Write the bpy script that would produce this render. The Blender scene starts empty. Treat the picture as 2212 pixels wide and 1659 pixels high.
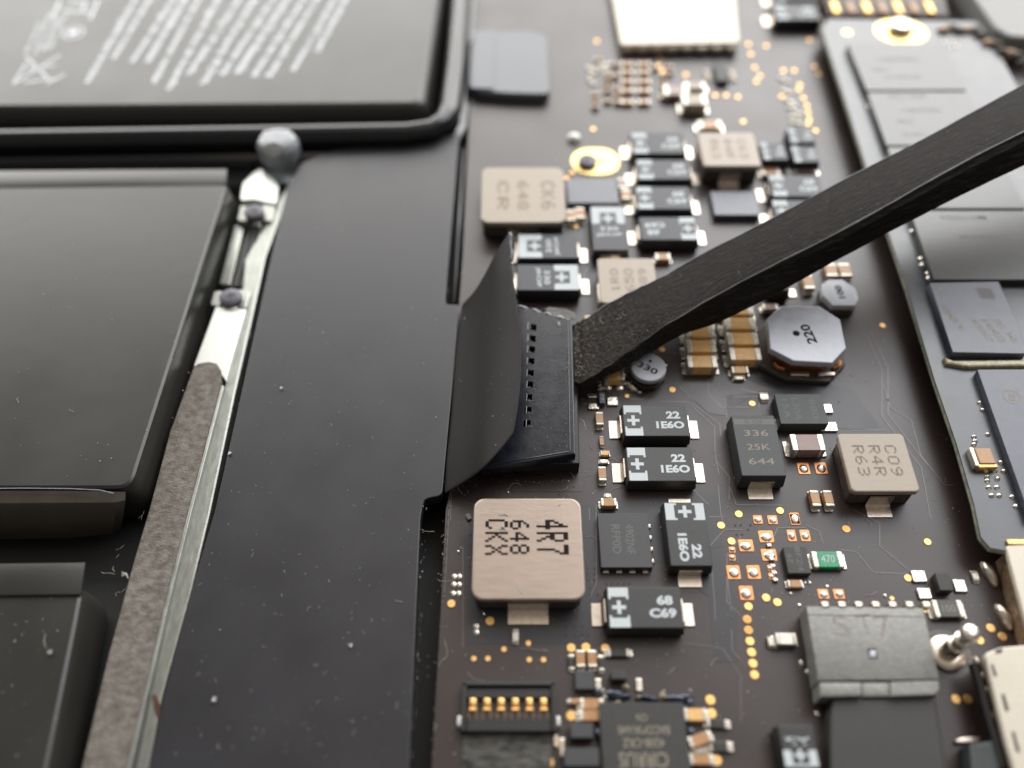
import bpy, math, random
from mathutils import Vector, Matrix
random.seed(7)
R = math.radians
SC = bpy.context.scene
# ------------------------------------------------------------------ camera (1 unit = 1 mm)
F = 1889.0; TH = R(36.0); Z0 = 101.5; CX, CY = 1106.0, 829.5
cam = bpy.data.cameras.new('camera'); camo = bpy.data.objects.new('camera', cam); SC.collection.objects.link(camo)
camo.location = (0, -Z0*math.sin(TH), Z0*math.cos(TH)); camo.rotation_euler = (TH, 0, 0)
cam.sensor_width = 36; cam.lens = 36*F/2212; cam.clip_start = 1; cam.clip_end = 5000
cam.dof.use_dof = True; cam.dof.focus_distance = 93.5; cam.dof.aperture_fstop = cam.lens*1e-3/(2*1.45)
SC.camera = camo
# ------------------------------------------------------------------ light: a dim room, a window beyond the far side, a pale ceiling
w = bpy.data.worlds.new('World'); SC.world = w; w.use_nodes = True
bg = w.node_tree.nodes['Background']; bg.inputs[0].default_value = (1.0, 0.97, 0.92, 1); bg.inputs[1].default_value = 0.19
def area(name, loc, target, sx, sy, radiance, col):
    l = bpy.data.lights.new(name, 'AREA'); l.shape = 'RECTANGLE'; l.size = sx; l.size_y = sy
    l.energy = radiance*math.pi*sx*sy; l.color = col
    o = bpy.data.objects.new(name, l); SC.collection.objects.link(o); o.location = loc
    d = Vector(target)-Vector(loc); o.rotation_euler = d.to_track_quat('-Z', 'Y').to_euler(); return o
area('window_light', (0, 850, 480), (0, 0, 0), 2500, 580, 6.0, (1.0, 0.985, 0.955))
area('ceiling_light', (150, 180, 900), (0, 0, 0), 900, 700, 0.60, (1.0, 0.86, 0.73))
area('side_window_light', (545, 695, 940), (0, 0, 0), 960, 640, 4.9, (0.93, 0.955, 1.0))
SC.view_settings.view_transform = 'Standard'; SC.view_settings.look = 'None'; SC.view_settings.exposure = 0.0; SC.view_settings.gamma = 1
SC.render.engine = 'CYCLES'; SC.cycles.max_bounces = 6
# ------------------------------------------------------------------ place on the bench: a viewed point at height h (mm) -> world
CAMP = Vector(camo.location); CT, ST = math.cos(TH), math.sin(TH)
def at(px, py, h=0.0):
    dx = (px-CX)/F; dy = -(py-CY)/F
    d = Vector((dx, dy*CT+ST, dy*ST-CT)); t = (h-CAMP.z)/d.z
    return CAMP + d*t
TL = dict(A=(2400,1500,2.765),B=(2600,950,2.212),C=(3200,1500,2.6587),D=(1600,1900,2.765),E=(2300,1900,2.765),F=(3100,2000,2.37),
 G=(1600,2424,2.765),H=(2200,2424,2.765),I=(2900,2424,2.765),J=(3332,2424,2.7657),K=(1700,1500,2.765),L=(1700,900,2.212),M=(2300,100,2.212),
 N=(3300,0,2.765),O=(1800,600,2.765),Q=(3232,900,2.765),R=(0,0,1.646),S=(1344,0,1.646),U=(2688,0,1.646),V=(0,1008,1.646),W=(0,2016,1.646),
 X=(3400,2000,3.5),Y=(2350,1450,2.765),Z=(0,0,0.5486))
def P(t, x, y):
    ox, oy, s = TL[t]; return ((ox+x/s)/1.82278, (oy+y/s)/1.82278)
# ------------------------------------------------------------------ materials
def new_mat(name):
    m = bpy.data.materials.new(name); m.use_nodes = True; nt = m.node_tree; b = nt.nodes['Principled BSDF']; return m, nt, b
def mat(name, col, rough=0.5, metal=0.0, var=0.15, vscale=2.0, bump=0.0, bscale=20.0, spec=0.5, rvar=0.08, col2=None, stretch=None, detail=4, coat=0.0, dust=0.0):
    m, nt, b = new_mat(name); N = nt.nodes; Lk = nt.links.new
    tc = N.new('ShaderNodeTexCoord'); mp = N.new('ShaderNodeMapping'); Lk(tc.outputs['Object'], mp.inputs[0])
    if stretch: mp.inputs['Scale'].default_value = stretch
    n = N.new('ShaderNodeTexNoise'); n.inputs['Scale'].default_value = vscale; n.inputs['Detail'].default_value = detail; Lk(mp.outputs[0], n.inputs['Vector'])
    cr = N.new('ShaderNodeValToRGB'); cr.color_ramp.elements[0].position = .3; cr.color_ramp.elements[1].position = .7
    c2 = col2 or tuple(min(1, c*(1+var)) for c in col); c1 = tuple(c*(1-var) for c in col) if not col2 else col
    cr.color_ramp.elements[0].color = (*c1, 1); cr.color_ramp.elements[1].color = (*c2, 1); Lk(n.outputs[0], cr.inputs[0])
    src = cr.outputs[0]
    if dust > 0:
        dn = N.new('ShaderNodeTexNoise'); dn.inputs['Scale'].default_value = 3.1; dn.inputs['Detail'].default_value = 8; dn.inputs['Roughness'].default_value = .8
        Lk(tc.outputs['Object'], dn.inputs['Vector'])
        dr = N.new('ShaderNodeMapRange'); dr.inputs[1].default_value = .62; dr.inputs[2].default_value = .85; dr.inputs[4].default_value = dust; Lk(dn.outputs[0], dr.inputs[0])
        mx = N.new('ShaderNodeMixRGB'); mx.inputs[2].default_value = (.35, .34, .32, 1); Lk(dr.outputs[0], mx.inputs[0]); Lk(src, mx.inputs[1]); src = mx.outputs[0]
    Lk(src, b.inputs['Base Color'])
    mr = N.new('ShaderNodeMapRange'); mr.inputs[3].default_value = max(.03, rough-rvar); mr.inputs[4].default_value = min(1, rough+rvar)
    Lk(n.outputs[0], mr.inputs[0]); Lk(mr.outputs[0], b.inputs['Roughness'])
    b.inputs['Metallic'].default_value = metal; b.inputs['Specular IOR Level'].default_value = spec
    if coat: b.inputs['Coat Weight'].default_value = coat; b.inputs['Coat Roughness'].default_value = .15
    if bump > 0:
        n2 = N.new('ShaderNodeTexNoise'); n2.inputs['Scale'].default_value = bscale; n2.inputs['Detail'].default_value = 5; Lk(mp.outputs[0], n2.inputs['Vector'])
        bp = N.new('ShaderNodeBump'); bp.inputs['Strength'].default_value = bump; bp.inputs['Distance'].default_value = .1; Lk(n2.outputs[0], bp.inputs['Height']); Lk(bp.outputs[0], b.inputs['Normal'])
    return m
M = {}
M['pcb'] = mat('solder_mask', (.023,.0125,.0105), .40, bump=0.06, bscale=5, var=.25, vscale=.12, dust=.05, spec=0.66)
M['pour'] = mat('solder_mask_over_copper', (.031,.0185,.016), .36, bump=.04, bscale=10, var=.2, vscale=.2, dust=.05, spec=0.66)
M['pour2'] = mat('solder_mask_thin', (.011,.010,.014), .42, bump=.04, bscale=10, var=.2, vscale=.2, dust=.05, spec=0.66)
M['trace'] = mat('trace_edge', (.095,.072,.068), .34, var=.2, spec=0.9)
M['via'] = mat('via_hole', (.006,.005,.006), .6)
M['plate'] = mat('matte_black_tape', (.0175,.0170,.0205), 0.4, bump=.10, bscale=14, var=.12, vscale=.15, dust=0.06)
M['film'] = mat('black_film', (.010,.008,.007), .52, bump=.05, bscale=9, var=.15, vscale=.3, dust=.04, spec=0.25)
M['batt'] = mat('battery_foil', (.026,.025,.0225), .34, bump=0.12, bscale=0.45, var=.12, vscale=.1, dust=0.05, spec=0.5)
M['battside'] = mat('battery_side_wrap', (.040,.033,.023), .42, bump=.1, bscale=2, var=.2, vscale=.3)
M['gasket'] = mat('black_rubber', (.010,.010,.011), 0.16, bump=.05, bscale=6)
M['bumper'] = mat('grey_rubber', (.62,.66,.70), 0.22, bump=.1, bscale=2, coat=0.1)
M['floor'] = mat('case_floor', (.006,.006,.006), .6)
M['felt'] = mat('brown_felt', (.105,.092,.078), .85, var=.35, vscale=1.3, col2=(.215,.195,.172), bump=1.0, bscale=3.5, stretch=(1,1.25,1), rvar=.05, spec=.2, detail=10)
M['channel'] = mat('zinc_channel', (.33,.34,.31), .38, metal=.75, bump=.2, bscale=8, stretch=(1,.25,1))
M['whiteplate'] = mat('white_plate', (.70,.71,.67), .33, metal=0.3, var=.03)
M['screw'] = mat('dark_screw', (.085,.08,.095), .38, metal=.5, bump=.1)
_b = M['bumper'].node_tree.nodes['Principled BSDF']; _b.inputs['Transmission Weight'].default_value = .55; _b.inputs['IOR'].default_value = 1.4
M['recess'] = mat('screw_recess', (.01,.01,.012), .6)
M['tant'] = mat('tantalum_epoxy', (.026,.026,.026), .48, bump=.18, bscale=16, var=.2, vscale=3, dust=.05)
M['tantb'] = mat('tantalum_epoxy_blue', (.030,.032,.040), .46, bump=.12, bscale=12, var=.15)
M['tantg'] = mat('capacitor_grey_green', (.034,.040,.041), .5, bump=.15, bscale=14, var=.15)
M['ic'] = mat('chip_epoxy', (.044,.044,.046), .55, bump=.18, bscale=22, var=.12, vscale=4)
M['icdark'] = mat('chip_epoxy_dark', (.028,.027,.026), .5, bump=.15, bscale=18)
M['icblue'] = mat('memory_epoxy', (.05,.058,.085), .42, bump=.2, bscale=18, var=.1, spec=0.95)
M['print'] = mat('white_print', (.50,.545,.56), .55, var=.10, vscale=8, bump=.3, bscale=30)
M['laser'] = mat('laser_marking', (.12,.12,.115), .6, var=.2, vscale=10)
M['laserg'] = mat('laser_marking_gold', (.25,.225,.16), .6, var=.25, vscale=8)
M['ink'] = mat('dark_ink', (.010,.005,.004), 0.7, var=.2, spec=0.2)
M['inkbrown'] = mat('brown_ink', (.235,.17,.13), .5, var=.3, vscale=5)
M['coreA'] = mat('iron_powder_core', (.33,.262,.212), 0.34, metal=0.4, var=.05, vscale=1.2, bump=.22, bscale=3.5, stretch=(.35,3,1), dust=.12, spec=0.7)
M['coreB'] = mat('iron_powder_core_pale', (.325,.27,.205), .40, metal=0.0, var=.05, vscale=1.0, bump=.1, bscale=10, stretch=(.4,2,1), spec=0.6)
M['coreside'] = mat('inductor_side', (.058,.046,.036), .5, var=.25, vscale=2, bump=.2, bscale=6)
M['ferrite'] = mat('grey_ferrite', (.43,.45,.50), 0.32, var=.08, vscale=1, bump=.12, bscale=10, dust=.1, spec=0.8)
M['ferriteside'] = mat('ferrite_rim', (.30,.31,.32), .3, metal=.4, bump=.1)
M['copper'] = mat('copper_wire', (.62,.25,.10), .35, metal=.9, bump=.5, bscale=4)
M['solder'] = mat('solder_tin', (.70,.65,.57), .27, metal=1, var=.14, vscale=1.6, bump=.45, bscale=3.2, rvar=.12)
M['tin'] = mat('tinned_terminal', (.66,.58,.49), .33, metal=.92, var=.12, vscale=1.8, bump=.25, bscale=4, rvar=.1)
M['captin'] = mat('capacitor_end', (.60,.56,.48), .36, metal=.7, var=.15, vscale=3, bump=.35, bscale=6)
M['ceramic'] = mat('ceramic_ochre', (.74,.44,.165), .35, var=.12, vscale=2, bump=.05)
M['ceramicp'] = mat('ceramic_pink', (.25,.165,.145), .32, var=.12, vscale=2)
M['ceramicb'] = mat('ceramic_brown', (.42,.225,.10), .36, var=.15, vscale=2)
M['gold'] = mat('gold_pad', (.90,.54,.19), .40, metal=.85, var=.10, vscale=3, bump=.15, bscale=6)
M['goldring'] = mat('gold_ring', (.66,.50,.20), .36, metal=.85, var=.06)
M['copperpad'] = mat('bare_copper_pad', (.70,.27,.10), .40, metal=.75, var=.12, vscale=4)
M['green'] = mat('green_resistor_glaze', (.012,.26,.115), .28, var=.12, vscale=3)
M['resblack'] = mat('resistor_glaze', (.035,.035,.03), .3, var=.2)
M['spudger'] = mat('black_nylon', (.020,.013,.011), .50, var=.3, vscale=.9, bump=.8, bscale=2.6, stretch=(.35,3.6,3.6), dust=.05, detail=9, rvar=.12, spec=0.14)
M['spudgertip'] = mat('scuffed_nylon', (.009,.008,.0075), .50, var=.5, vscale=3.2, bump=1.0, bscale=4.5, stretch=(1,2.2,1), col2=(.13,.105,.085), detail=12, rvar=.15, spec=0.15)
M['plug'] = mat('plug_plastic', (.007,.009,.015), 0.3, var=.35, vscale=0.8, bump=0.14, bscale=2.6, dust=.10, detail=8, spec=0.5)
M['socket'] = mat('socket_plastic', (.017,.017,.018), .42, bump=.2, bscale=8, dust=.12)
M['shield'] = mat('shield_can_metal', (.55,.50,.41), .38, metal=0.15, var=.04, bump=.05)
M['shieldside'] = mat('shield_side', (.33,.23,.15), .4, metal=.6, var=.3, vscale=1.5, bump=.4, bscale=3)
M['conngrey'] = mat('connector_shell', (.215,.215,.197), .50, metal=.25, var=0.16, vscale=1.7, bump=0.35, bscale=3, detail=8)
M['cable'] = mat('black_cable_wrap', (.028,.026,.025), .5, var=.15, bump=.2, bscale=7, stretch=(2,2,1))
M['ribbon'] = mat('silver_ribbon', (.062,.06,.055), .42, metal=0.35, var=0.7, vscale=1.4, bump=.8, bscale=1.3, detail=8, stretch=(.6,1.6,1), spec=0.4)
M['foam'] = mat('grey_tab', (.10,.11,.13), .32, var=.06, vscale=.4)
M['ssd'] = mat('module_board_mask', (.026,.030,.036), .34, var=.2, vscale=.4, bump=.08, bscale=4, spec=0.8)
M['ssdedge'] = mat('module_board_edge', (.20,.20,.14), .6, var=.4, vscale=2)
M['nand'] = mat('flash_chip_epoxy', (.035,.035,.034), .36, bump=.15, bscale=3, var=.1, spec=0.75)
M['corner'] = mat('corner_block_paint', (.24,.24,.235), .5, var=.05)
M['ridgeglint'] = mat('ridge_highlight_grey', (.050,.047,.040), .40, var=.5, vscale=.9, bump=.4, bscale=3)  # paler nylon grey: the ridge highlight put into the colour
M['rimglint'] = mat('rim_highlight_bluish', (.055,.060,.080), .35, var=.6, vscale=1.4)  # bluish rim highlight of the spudger as a base colour
M['glue'] = mat('clear_underfill', (.045,.055,.085), .14, var=.4, vscale=1.5, bump=.7, bscale=1.6, coat=.5)
M['gluegold'] = mat('amber_underfill', (.40,.35,.22), .25, var=.3, vscale=2, bump=.5, bscale=2)
M['lint'] = mat('lint', (.42,.38,.32), .8)
M['dust'] = mat('dust_speck', (.50,.49,.47), .8)
M['rust'] = mat('rust_stain', (.10,.045,.028), .8, var=.4, vscale=3)
M['battprint'] = mat('battery_print', (.70,.73,.76), .45)
M['redink'] = mat('faded_red_ink', (.235,.218,.196), .6, var=.3, vscale=4)
# ------------------------------------------------------------------ mesh helpers
COL = SC.collection
def obj(name, me, m=None, parent=None, loc=(0,0,0), rotz=0.0):
    o = bpy.data.objects.new(name, me); COL.objects.link(o); o.location = loc; o.rotation_euler = (0,0,rotz)
    if m is not None and not me.materials: me.materials.append(M[m] if isinstance(m, str) else m)
    if parent: o.parent = parent
    return o
def tag(o, label, cat, group=None):
    o['label'] = label; o['category'] = cat
    if group: o['group'] = group
    return o
def thing(name, label, cat, loc, rotz=0.0, group=None):
    o = bpy.data.objects.new(name, None); COL.objects.link(o); o.empty_display_size = .5
    o.location = loc; o.rotation_euler = (0,0,rotz); return tag(o, label, cat, group)
def struct(o): o['kind'] = 'structure'; return o
def stuff(o): o['kind'] = 'stuff'; return o
def mesh(name, vs, fs, smooth=True, ang=34):
    me = bpy.data.meshes.new(name); me.from_pydata([tuple(v) for v in vs], [], fs); me.update()
    if smooth:
        me.polygons.foreach_set('use_smooth', [True]*len(me.polygons)); me.set_sharp_from_angle(angle=R(ang)); me.polygons.foreach_set('use_smooth', [len(p.vertices) <= 4 for p in me.polygons])
    return me
def loft(name, rings, cap0=True, cap1=True, closed=True, ang=34):
    vs = []; fs = []; n = len(rings[0])
    for r in rings: vs += [tuple(p) for p in r]
    for i in range(len(rings)-1):
        for j in range(n if closed else n-1):
            a = i*n+j; b = i*n+(j+1)%n; fs.append((a, b, b+n, a+n))
    if cap0: fs.append(tuple(reversed(range(n))))
    if cap1: fs.append(tuple(range((len(rings)-1)*n, len(rings)*n)))
    return mesh(name, vs, fs, True, ang)
def rr(wd, dp, r, n=4, cx=0, cy=0):
    r = max(min(r, wd/2-1e-4, dp/2-1e-4), 1e-4); out = []
    for k, (sx, sy) in enumerate(((1,-1),(1,1),(-1,1),(-1,-1))):
        for i in range(n):
            a = R(-90+90*k+90*i/(n-1)) if n > 1 else R(-45+90*k)
            out.append((cx+sx*(wd/2-r)+r*math.cos(a), cy+sy*(dp/2-r)+r*math.sin(a)))
    return out
def slab(name, wd, dp, z0, z1, r=.2, bev=.08, taper=0.0, n=4, cx=0, cy=0, botin=0.0):
    """rounded block, bevelled top, optional taper"""
    rg = [(botin+taper, z0), (taper*0 + 0.0 if not taper else taper*.0, z1-bev)]
    rings = []
    for ins, z in ((botin, z0), (taper, z1-bev), (taper+bev*.3, z1-bev*.3), (taper+bev, z1)):
        rings.append([(x, y, z) for x, y in rr(wd-2*ins, dp-2*ins, r-ins*.5 if r > ins else .02, n, cx, cy)])
    return loft(name, rings)
def offset(poly, d):
    """inward offset of a CCW polygon"""
    n = len(poly); out = []
    for i in range(n):
        p0, p1, p2 = Vector(poly[i-1]), Vector(poly[i]), Vector(poly[(i+1)%n])
        a = (p1-p0).normalized(); b = (p2-p1).normalized(); na = Vector((-a.y, a.x)); nb = Vector((-b.y, b.x))
        m = na+nb; l = m.length_squared; m = m*(2/l) if l > .2 else na
        out.append(tuple(p1+m*d))
    return out
def ccw(poly):
    s = sum(poly[i-1][0]*poly[i][1]-poly[i][0]*poly[i-1][1] for i in range(len(poly)))
    return poly if s > 0 else poly[::-1]
def wpoly(pts, h): return ccw([tuple(at(x, y, h).xy) for x, y in pts])
def prism(name, poly, z0, z1, bev=.1):
    poly = ccw(poly)
    rings = [[(x, y, z0) for x, y in poly], [(x, y, z1-bev) for x, y in poly]]
    if bev > 0:
        rings += [[(x, y, z1-bev*.3) for x, y in offset(poly, bev*.3)], [(x, y, z1) for x, y in offset(poly, bev)]]
    return loft(name, rings)
def roundpoly(poly, r, n=5):
    out = []
    for i in range(len(poly)):
        p0, p1, p2 = Vector(poly[i-1]), Vector(poly[i]), Vector(poly[(i+1)%len(poly)])
        a = (p0-p1); b = (p2-p1); rr_ = min(r, a.length*.45, b.length*.45)
        s = p1+a.normalized()*rr_; e = p1+b.normalized()*rr_
        for k in range(n):
            t = k/(n-1); out.append(tuple(s*(1-t)**2+p1*2*t*(1-t)+e*t*t))
    return out
def flat(name, poly, z): return mesh(name, [(x, y, z) for x, y in ccw(poly)], [tuple(range(len(poly)))], False)
def flats(name, polys, z):
    vs = []; fs = []
    for p in polys:
        p = ccw(p); fs.append(tuple(range(len(vs), len(vs)+len(p)))); vs += [(x, y, z) for x, y in p]
    return mesh(name, vs, fs, False)
def disc(name, r, z0, z1, n=20, bev=.03, cx=0, cy=0):
    def c(rad, z): return [(cx+rad*math.cos(2*math.pi*i/n), cy+rad*math.sin(2*math.pi*i/n), z) for i in range(n)]
    return loft(name, [c(r, z0), c(r, z1-bev), c(r-bev, z1)])
def dome(name, r, h, n=12, k=4, sx=1, sy=1):
    rings = []
    for i in range(k):
        a = R(84*i/(k-1)); rings.append([(sx*r*math.cos(a)*math.cos(2*math.pi*j/n), sy*r*math.cos(a)*math.sin(2*math.pi*j/n), h*math.sin(a)) for j in range(n)])
    return loft(name, rings)
def tube(name, pts, rad, n=8, caps=True):
    rings = []; pts = [Vector(p) for p in pts]
    for i, p in enumerate(pts):
        t = (pts[min(i+1, len(pts)-1)]-pts[max(i-1, 0)]).normalized()
        u = t.cross(Vector((0,0,1))); u = u.normalized() if u.length > 1e-3 else Vector((1,0,0)); v = u.cross(t)
        r = rad(i/(len(pts)-1)) if callable(rad) else rad
        rings.append([tuple(p+(u*math.cos(2*math.pi*j/n)+v*math.sin(2*math.pi*j/n))*r) for j in range(n)])
    return loft(name, rings, caps, caps)
def ribbon_line(pts, wd, z):
    """thin flat line quads along a polyline"""
    out = []
    for a, b in zip(pts[:-1], pts[1:]):
        a = Vector(a); b = Vector(b); d = (b-a); n_ = Vector((-d.y, d.x)).normalized()*wd/2
        out.append([tuple(a-n_), tuple(b-n_), tuple(b+n_), tuple(a+n_)])
    return out
_tc = {}
def text_mesh(s, wd, ht, bold=0.0, rot=0.0, cx=0, cy=0, z=0.0, fit=True):
    key = (s, bold)
    if key not in _tc:
        cu = bpy.data.curves.new('t', 'FONT'); cu.body = s; cu.offset = bold; cu.resolution_u = 3
        o = bpy.data.objects.new('t', cu); me = bpy.data.meshes.new_from_object(o)
        vs = [tuple(v.co) for v in me.vertices]; fs = [tuple(p.vertices) for p in me.polygons]
        bpy.data.objects.remove(o); bpy.data.curves.remove(cu); bpy.data.meshes.remove(me)
        _tc[key] = (vs, fs)
    vs, fs = _tc[key]
    x0 = min(v[0] for v in vs); x1 = max(v[0] for v in vs); y0 = min(v[1] for v in vs); y1 = max(v[1] for v in vs)
    sx = wd/(x1-x0); sy = ht/(y1-y0); c, s_ = math.cos(R(rot)), math.sin(R(rot)); out = []
    for v in vs:
        x = (v[0]-(x0+x1)/2)*sx; y = (v[1]-(y0+y1)/2)*sy
        out.append((cx+x*c-y*s_, cy+x*s_+y*c, z))
    me = bpy.data.meshes.new('marking'); me.from_pydata(out, [], fs); me.update(); return me
DM = {'4':['00010','00110','01010','10010','11111','00010','00010'],'R':['11110','10001','10001','11110','10100','10010','10001'],
 '7':['11111','00001','00010','00100','00100','00100','00100'],'6':['00110','01000','10000','11110','10001','10001','01110'],
 '8':['01110','10001','10001','01110','10001','10001','01110'],'C':['01110','10001','10000','10000','10000','10001','01110'],
 'K':['10001','10010','10100','11000','10100','10010','10001'],'X':['10001','10001','01010','00100','01010','10001','10001'],
 '1':['00100','01100','00100','00100','00100','00100','01110'],'0':['01110','10001','10001','10001','10001','10001','01110'],
 '5':['11111','10000','11110','00001','00001','10001','01110'],'9':['01110','10001','10001','01111','00001','00010','01100'],
 '3':['11110','00001','00001','01110','00001','00001','11110'],'2':['01110','10001','00001','00010','00100','01000','11111']}
def dots_mesh(s, wd, ht, rot, cx, cy, z, fill=1.22):
    """dot-matrix lettering made of small squares; wd along the reading direction"""
    n = len(s); adv = wd/(n*5+(n-1)*1.6); dy = ht/7; c, s_ = math.cos(R(rot)), math.sin(R(rot)); polys = []
    rnd = random.Random(s)
    for i, ch in enumerate(s):
        for r_, row in enumerate(DM[ch]):
            for q, b in enumerate(row):
                if b == '1':
                    x = -wd/2+(i*6.6+q+.5)*adv; y = ht/2-(r_+.5)*dy; hx = adv/2*fill; hy = dy/2*fill
                    x += rnd.uniform(-.04,.04)*adv
                    polys.append([(cx+(x+a)*c-(y+b_)*s_, cy+(x+a)*s_+(y+b_)*c) for a, b_ in ((-hx,-hy*.8),(-hx*.7,-hy),(hx,-hy*.8),(hx,hy*.8),(hx*.7,hy),(-hx,hy*.8))])
    return flats('marking', polys, z)
def box_px(x0, x1, y0, y1, h):
    """top face seen between these columns/rows at height h -> centre, width, depth"""
    xm, ym = (x0+x1)/2, (y0+y1)/2
    a, b = at(x0, ym, h), at(x1, ym, h); c, d = at(xm, y0, h), at(xm, y1, h)
    return Vector(((a.x+b.x)/2, (c.y+d.y)/2, 0)), (b.x-a.x), (c.y-d.y)
def box_t(t, x0, x1, y0, y1, h):
    a = P(t, x0, y0); b = P(t, x1, y1); return box_px(a[0], b[0], a[1], b[1], h)
# ------------------------------------------------------------------ THE SETTING
fl = struct(obj('case_floor', flat('case_floor', [(-170,-90),(170,-90),(170,330),(-170,330)], -4.2), 'floor'))
bl = [(1055,-500),(1022,120),(1013,250),(1000,553),(992,657),(972,1060),(963,1100),(950,1350),(932,1659),(905,2100)]
bpoly = [tuple(at(x, y, 0).xy) for x, y in bl] + [(150,-62),(150,260),(-5,260)]
board = struct(obj('circuit_board', prism('circuit_board', bpoly, -1.0, 0.0, .06), 'pcb'))
# copper areas beneath the solder mask, a few hundredths of a millimetre proud
def pour(name, pts, z, m):
    p = [tuple(at(x, y, 0).xy) for x, y in pts]; obj(name, prism('pour', p, .001, z, 0), m, board)
pour('copper_area', [P('K',870,1075),P('K',1640,1075),P('K',1640,1205),P('K',870,1205)], .03, 'pour')
pour('copper_area', [(1120,1105),(1560,1060),(1560,1180),(1290,1250),(1270,1390),(1010,1390),(1000,1105)], .022, 'pour2')
pour('copper_area', [P('B',170,1270),P('B',300,1130),P('B',560,1140),P('B',1000,1300),P('B',560,1350),P('B',565,1520),P('B',420,1500)], .03, 'pour')
pour('copper_area', [(1590,770),(1650,800),(1840,840),(1905,930),(1800,925),(1650,845),(1580,880)], .026, 'pour2')
pour('copper_area', [(1480,1190),(1560,1190),(1590,1300),(1590,1430),(1545,1430),(1530,1290),(1480,1250)], .026, 'pour2')
pour('copper_area', [(1170,640),(1285,640),(1290,560),(1262,560),(1262,470),(1290,440),(1170,440)], .026, 'pour2')
tr = []
for pl in ([P('A',110,250),P('A',60,200)], [P('A',190,190),P('A',360,205),P('A',450,130)], [P('A',540,225),P('A',860,235),P('A',1140,500),P('A',1150,800),P('A',1190,1020)],
           [P('A',890,235),P('A',1200,470),P('A',1210,600)], [P('A',1250,175),P('A',1640,170)], [P('A',1260,180),P('A',1275,400)], [P('A',760,60),P('A',940,240)],
           [P('A',1180,1130),P('A',1210,1430),P('A',1260,1640)], [P('A',1300,1130),P('A',1380,1350),P('A',1880,1355)], [P('A',1080,1480),P('A',1240,1480)],
           [P('E',1370,690),P('E',1530,510),P('E',1720,515)], [P('E',1390,930),P('E',1420,1300),P('E',1430,1500)], [P('E',1545,900),P('E',1600,1400)],
           [P('C',740,40),P('C',810,280),P('C',1030,410),P('C',1130,780),P('C',1380,1090),P('C',1480,1090)], [P('C',410,520),P('C',760,515)],
           [P('D',490,130),P('D',480,420)],[P('D',1990,280),P('D',1995,410)],[P('D',470,180),P('D',440,800),P('D',415,1200)],
           [P('F',330,330),P('F',300,220),P('F',170,160)],[P('F',490,390),P('F',640,410),P('F',800,600),P('F',1260,625)],[P('J',1020,600),P('J',1200,630),P('J',1300,580)],
           [(1530,1090),(1500,1060),(1480,1063)],[(1620,880),(1560,880),(1530,850),(1530,820)],[(1870,720),(1905,800),(1905,900),(1990,1010),(2010,1120)],[(1880,715),(1918,795),(1918,895),(2003,1005)],[(1840,1100),(1900,1130),(1900,1180),(1960,1230)],[(1600,1160),(1570,1200),(1570,1300),(1600,1330)],[(1480,1390),(1560,1400),(1600,1460),(1600,1560)],[(1000,1180),(1000,1400)],[(1288,1090),(1288,1260),(1275,1290)],[(1285,560),(1262,590),(1262,640)],[(1500,640),(1480,690),(1470,740)],[(1640,880),(1640,850),(1600,840)],[(1410,560),(1440,590),(1440,610)],[(1660,1180),(1680,1140),(1740,1140)],[(1550,1000),(1575,1030),(1575,1080)],[P('H',1880,150),P('H',1890,380),P('H',2040,550)]):
    tr += ribbon_line([tuple(at(x, y, 0).xy) for x, y in pl], .09, 0)
stuff(obj('copper_trace', flats('traces', tr, .036), 'trace', board))
vias = []
def viadots(t, pts):
    for x, y in pts:
        p = at(*P(t, x, y), 0); vias.append([(p.x+.11*math.cos(2*math.pi*k/6), p.y+.11*math.sin(2*math.pi*k/6)) for k in range(6)])
viadots('D', [(470,180),(463,275),(455,380),(447,480),(440,590),(436,690),(428,790),(420,900),(415,1005),(385,1110),(715,125),(835,125),(940,125),(710,200),(690,680),(685,800),(685,920),(1820,50),(1660,130),(695,460),(700,580)])
viadots('E', [(40,940),(110,940),(40,1000),(110,1000),(40,1065),(110,1065),(240,1105),(300,1105),(365,1105),(430,1100),(490,1100),(60,1225),(60,1150),(150,1225),(1645,468),(1705,465),(1810,465),(1660,570),(1720,565),(1785,515)])
viadots('G', [(1730,40),(1790,40),(1850,40),(1740,130),(1830,125),(1915,125),(1735,215),(1835,215),(1910,215),(1980,215),(1850,10),(240,440),(235,560),(230,660)])
stuff(obj('via_hole', flats('vias', vias, .040), 'via', board))
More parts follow.
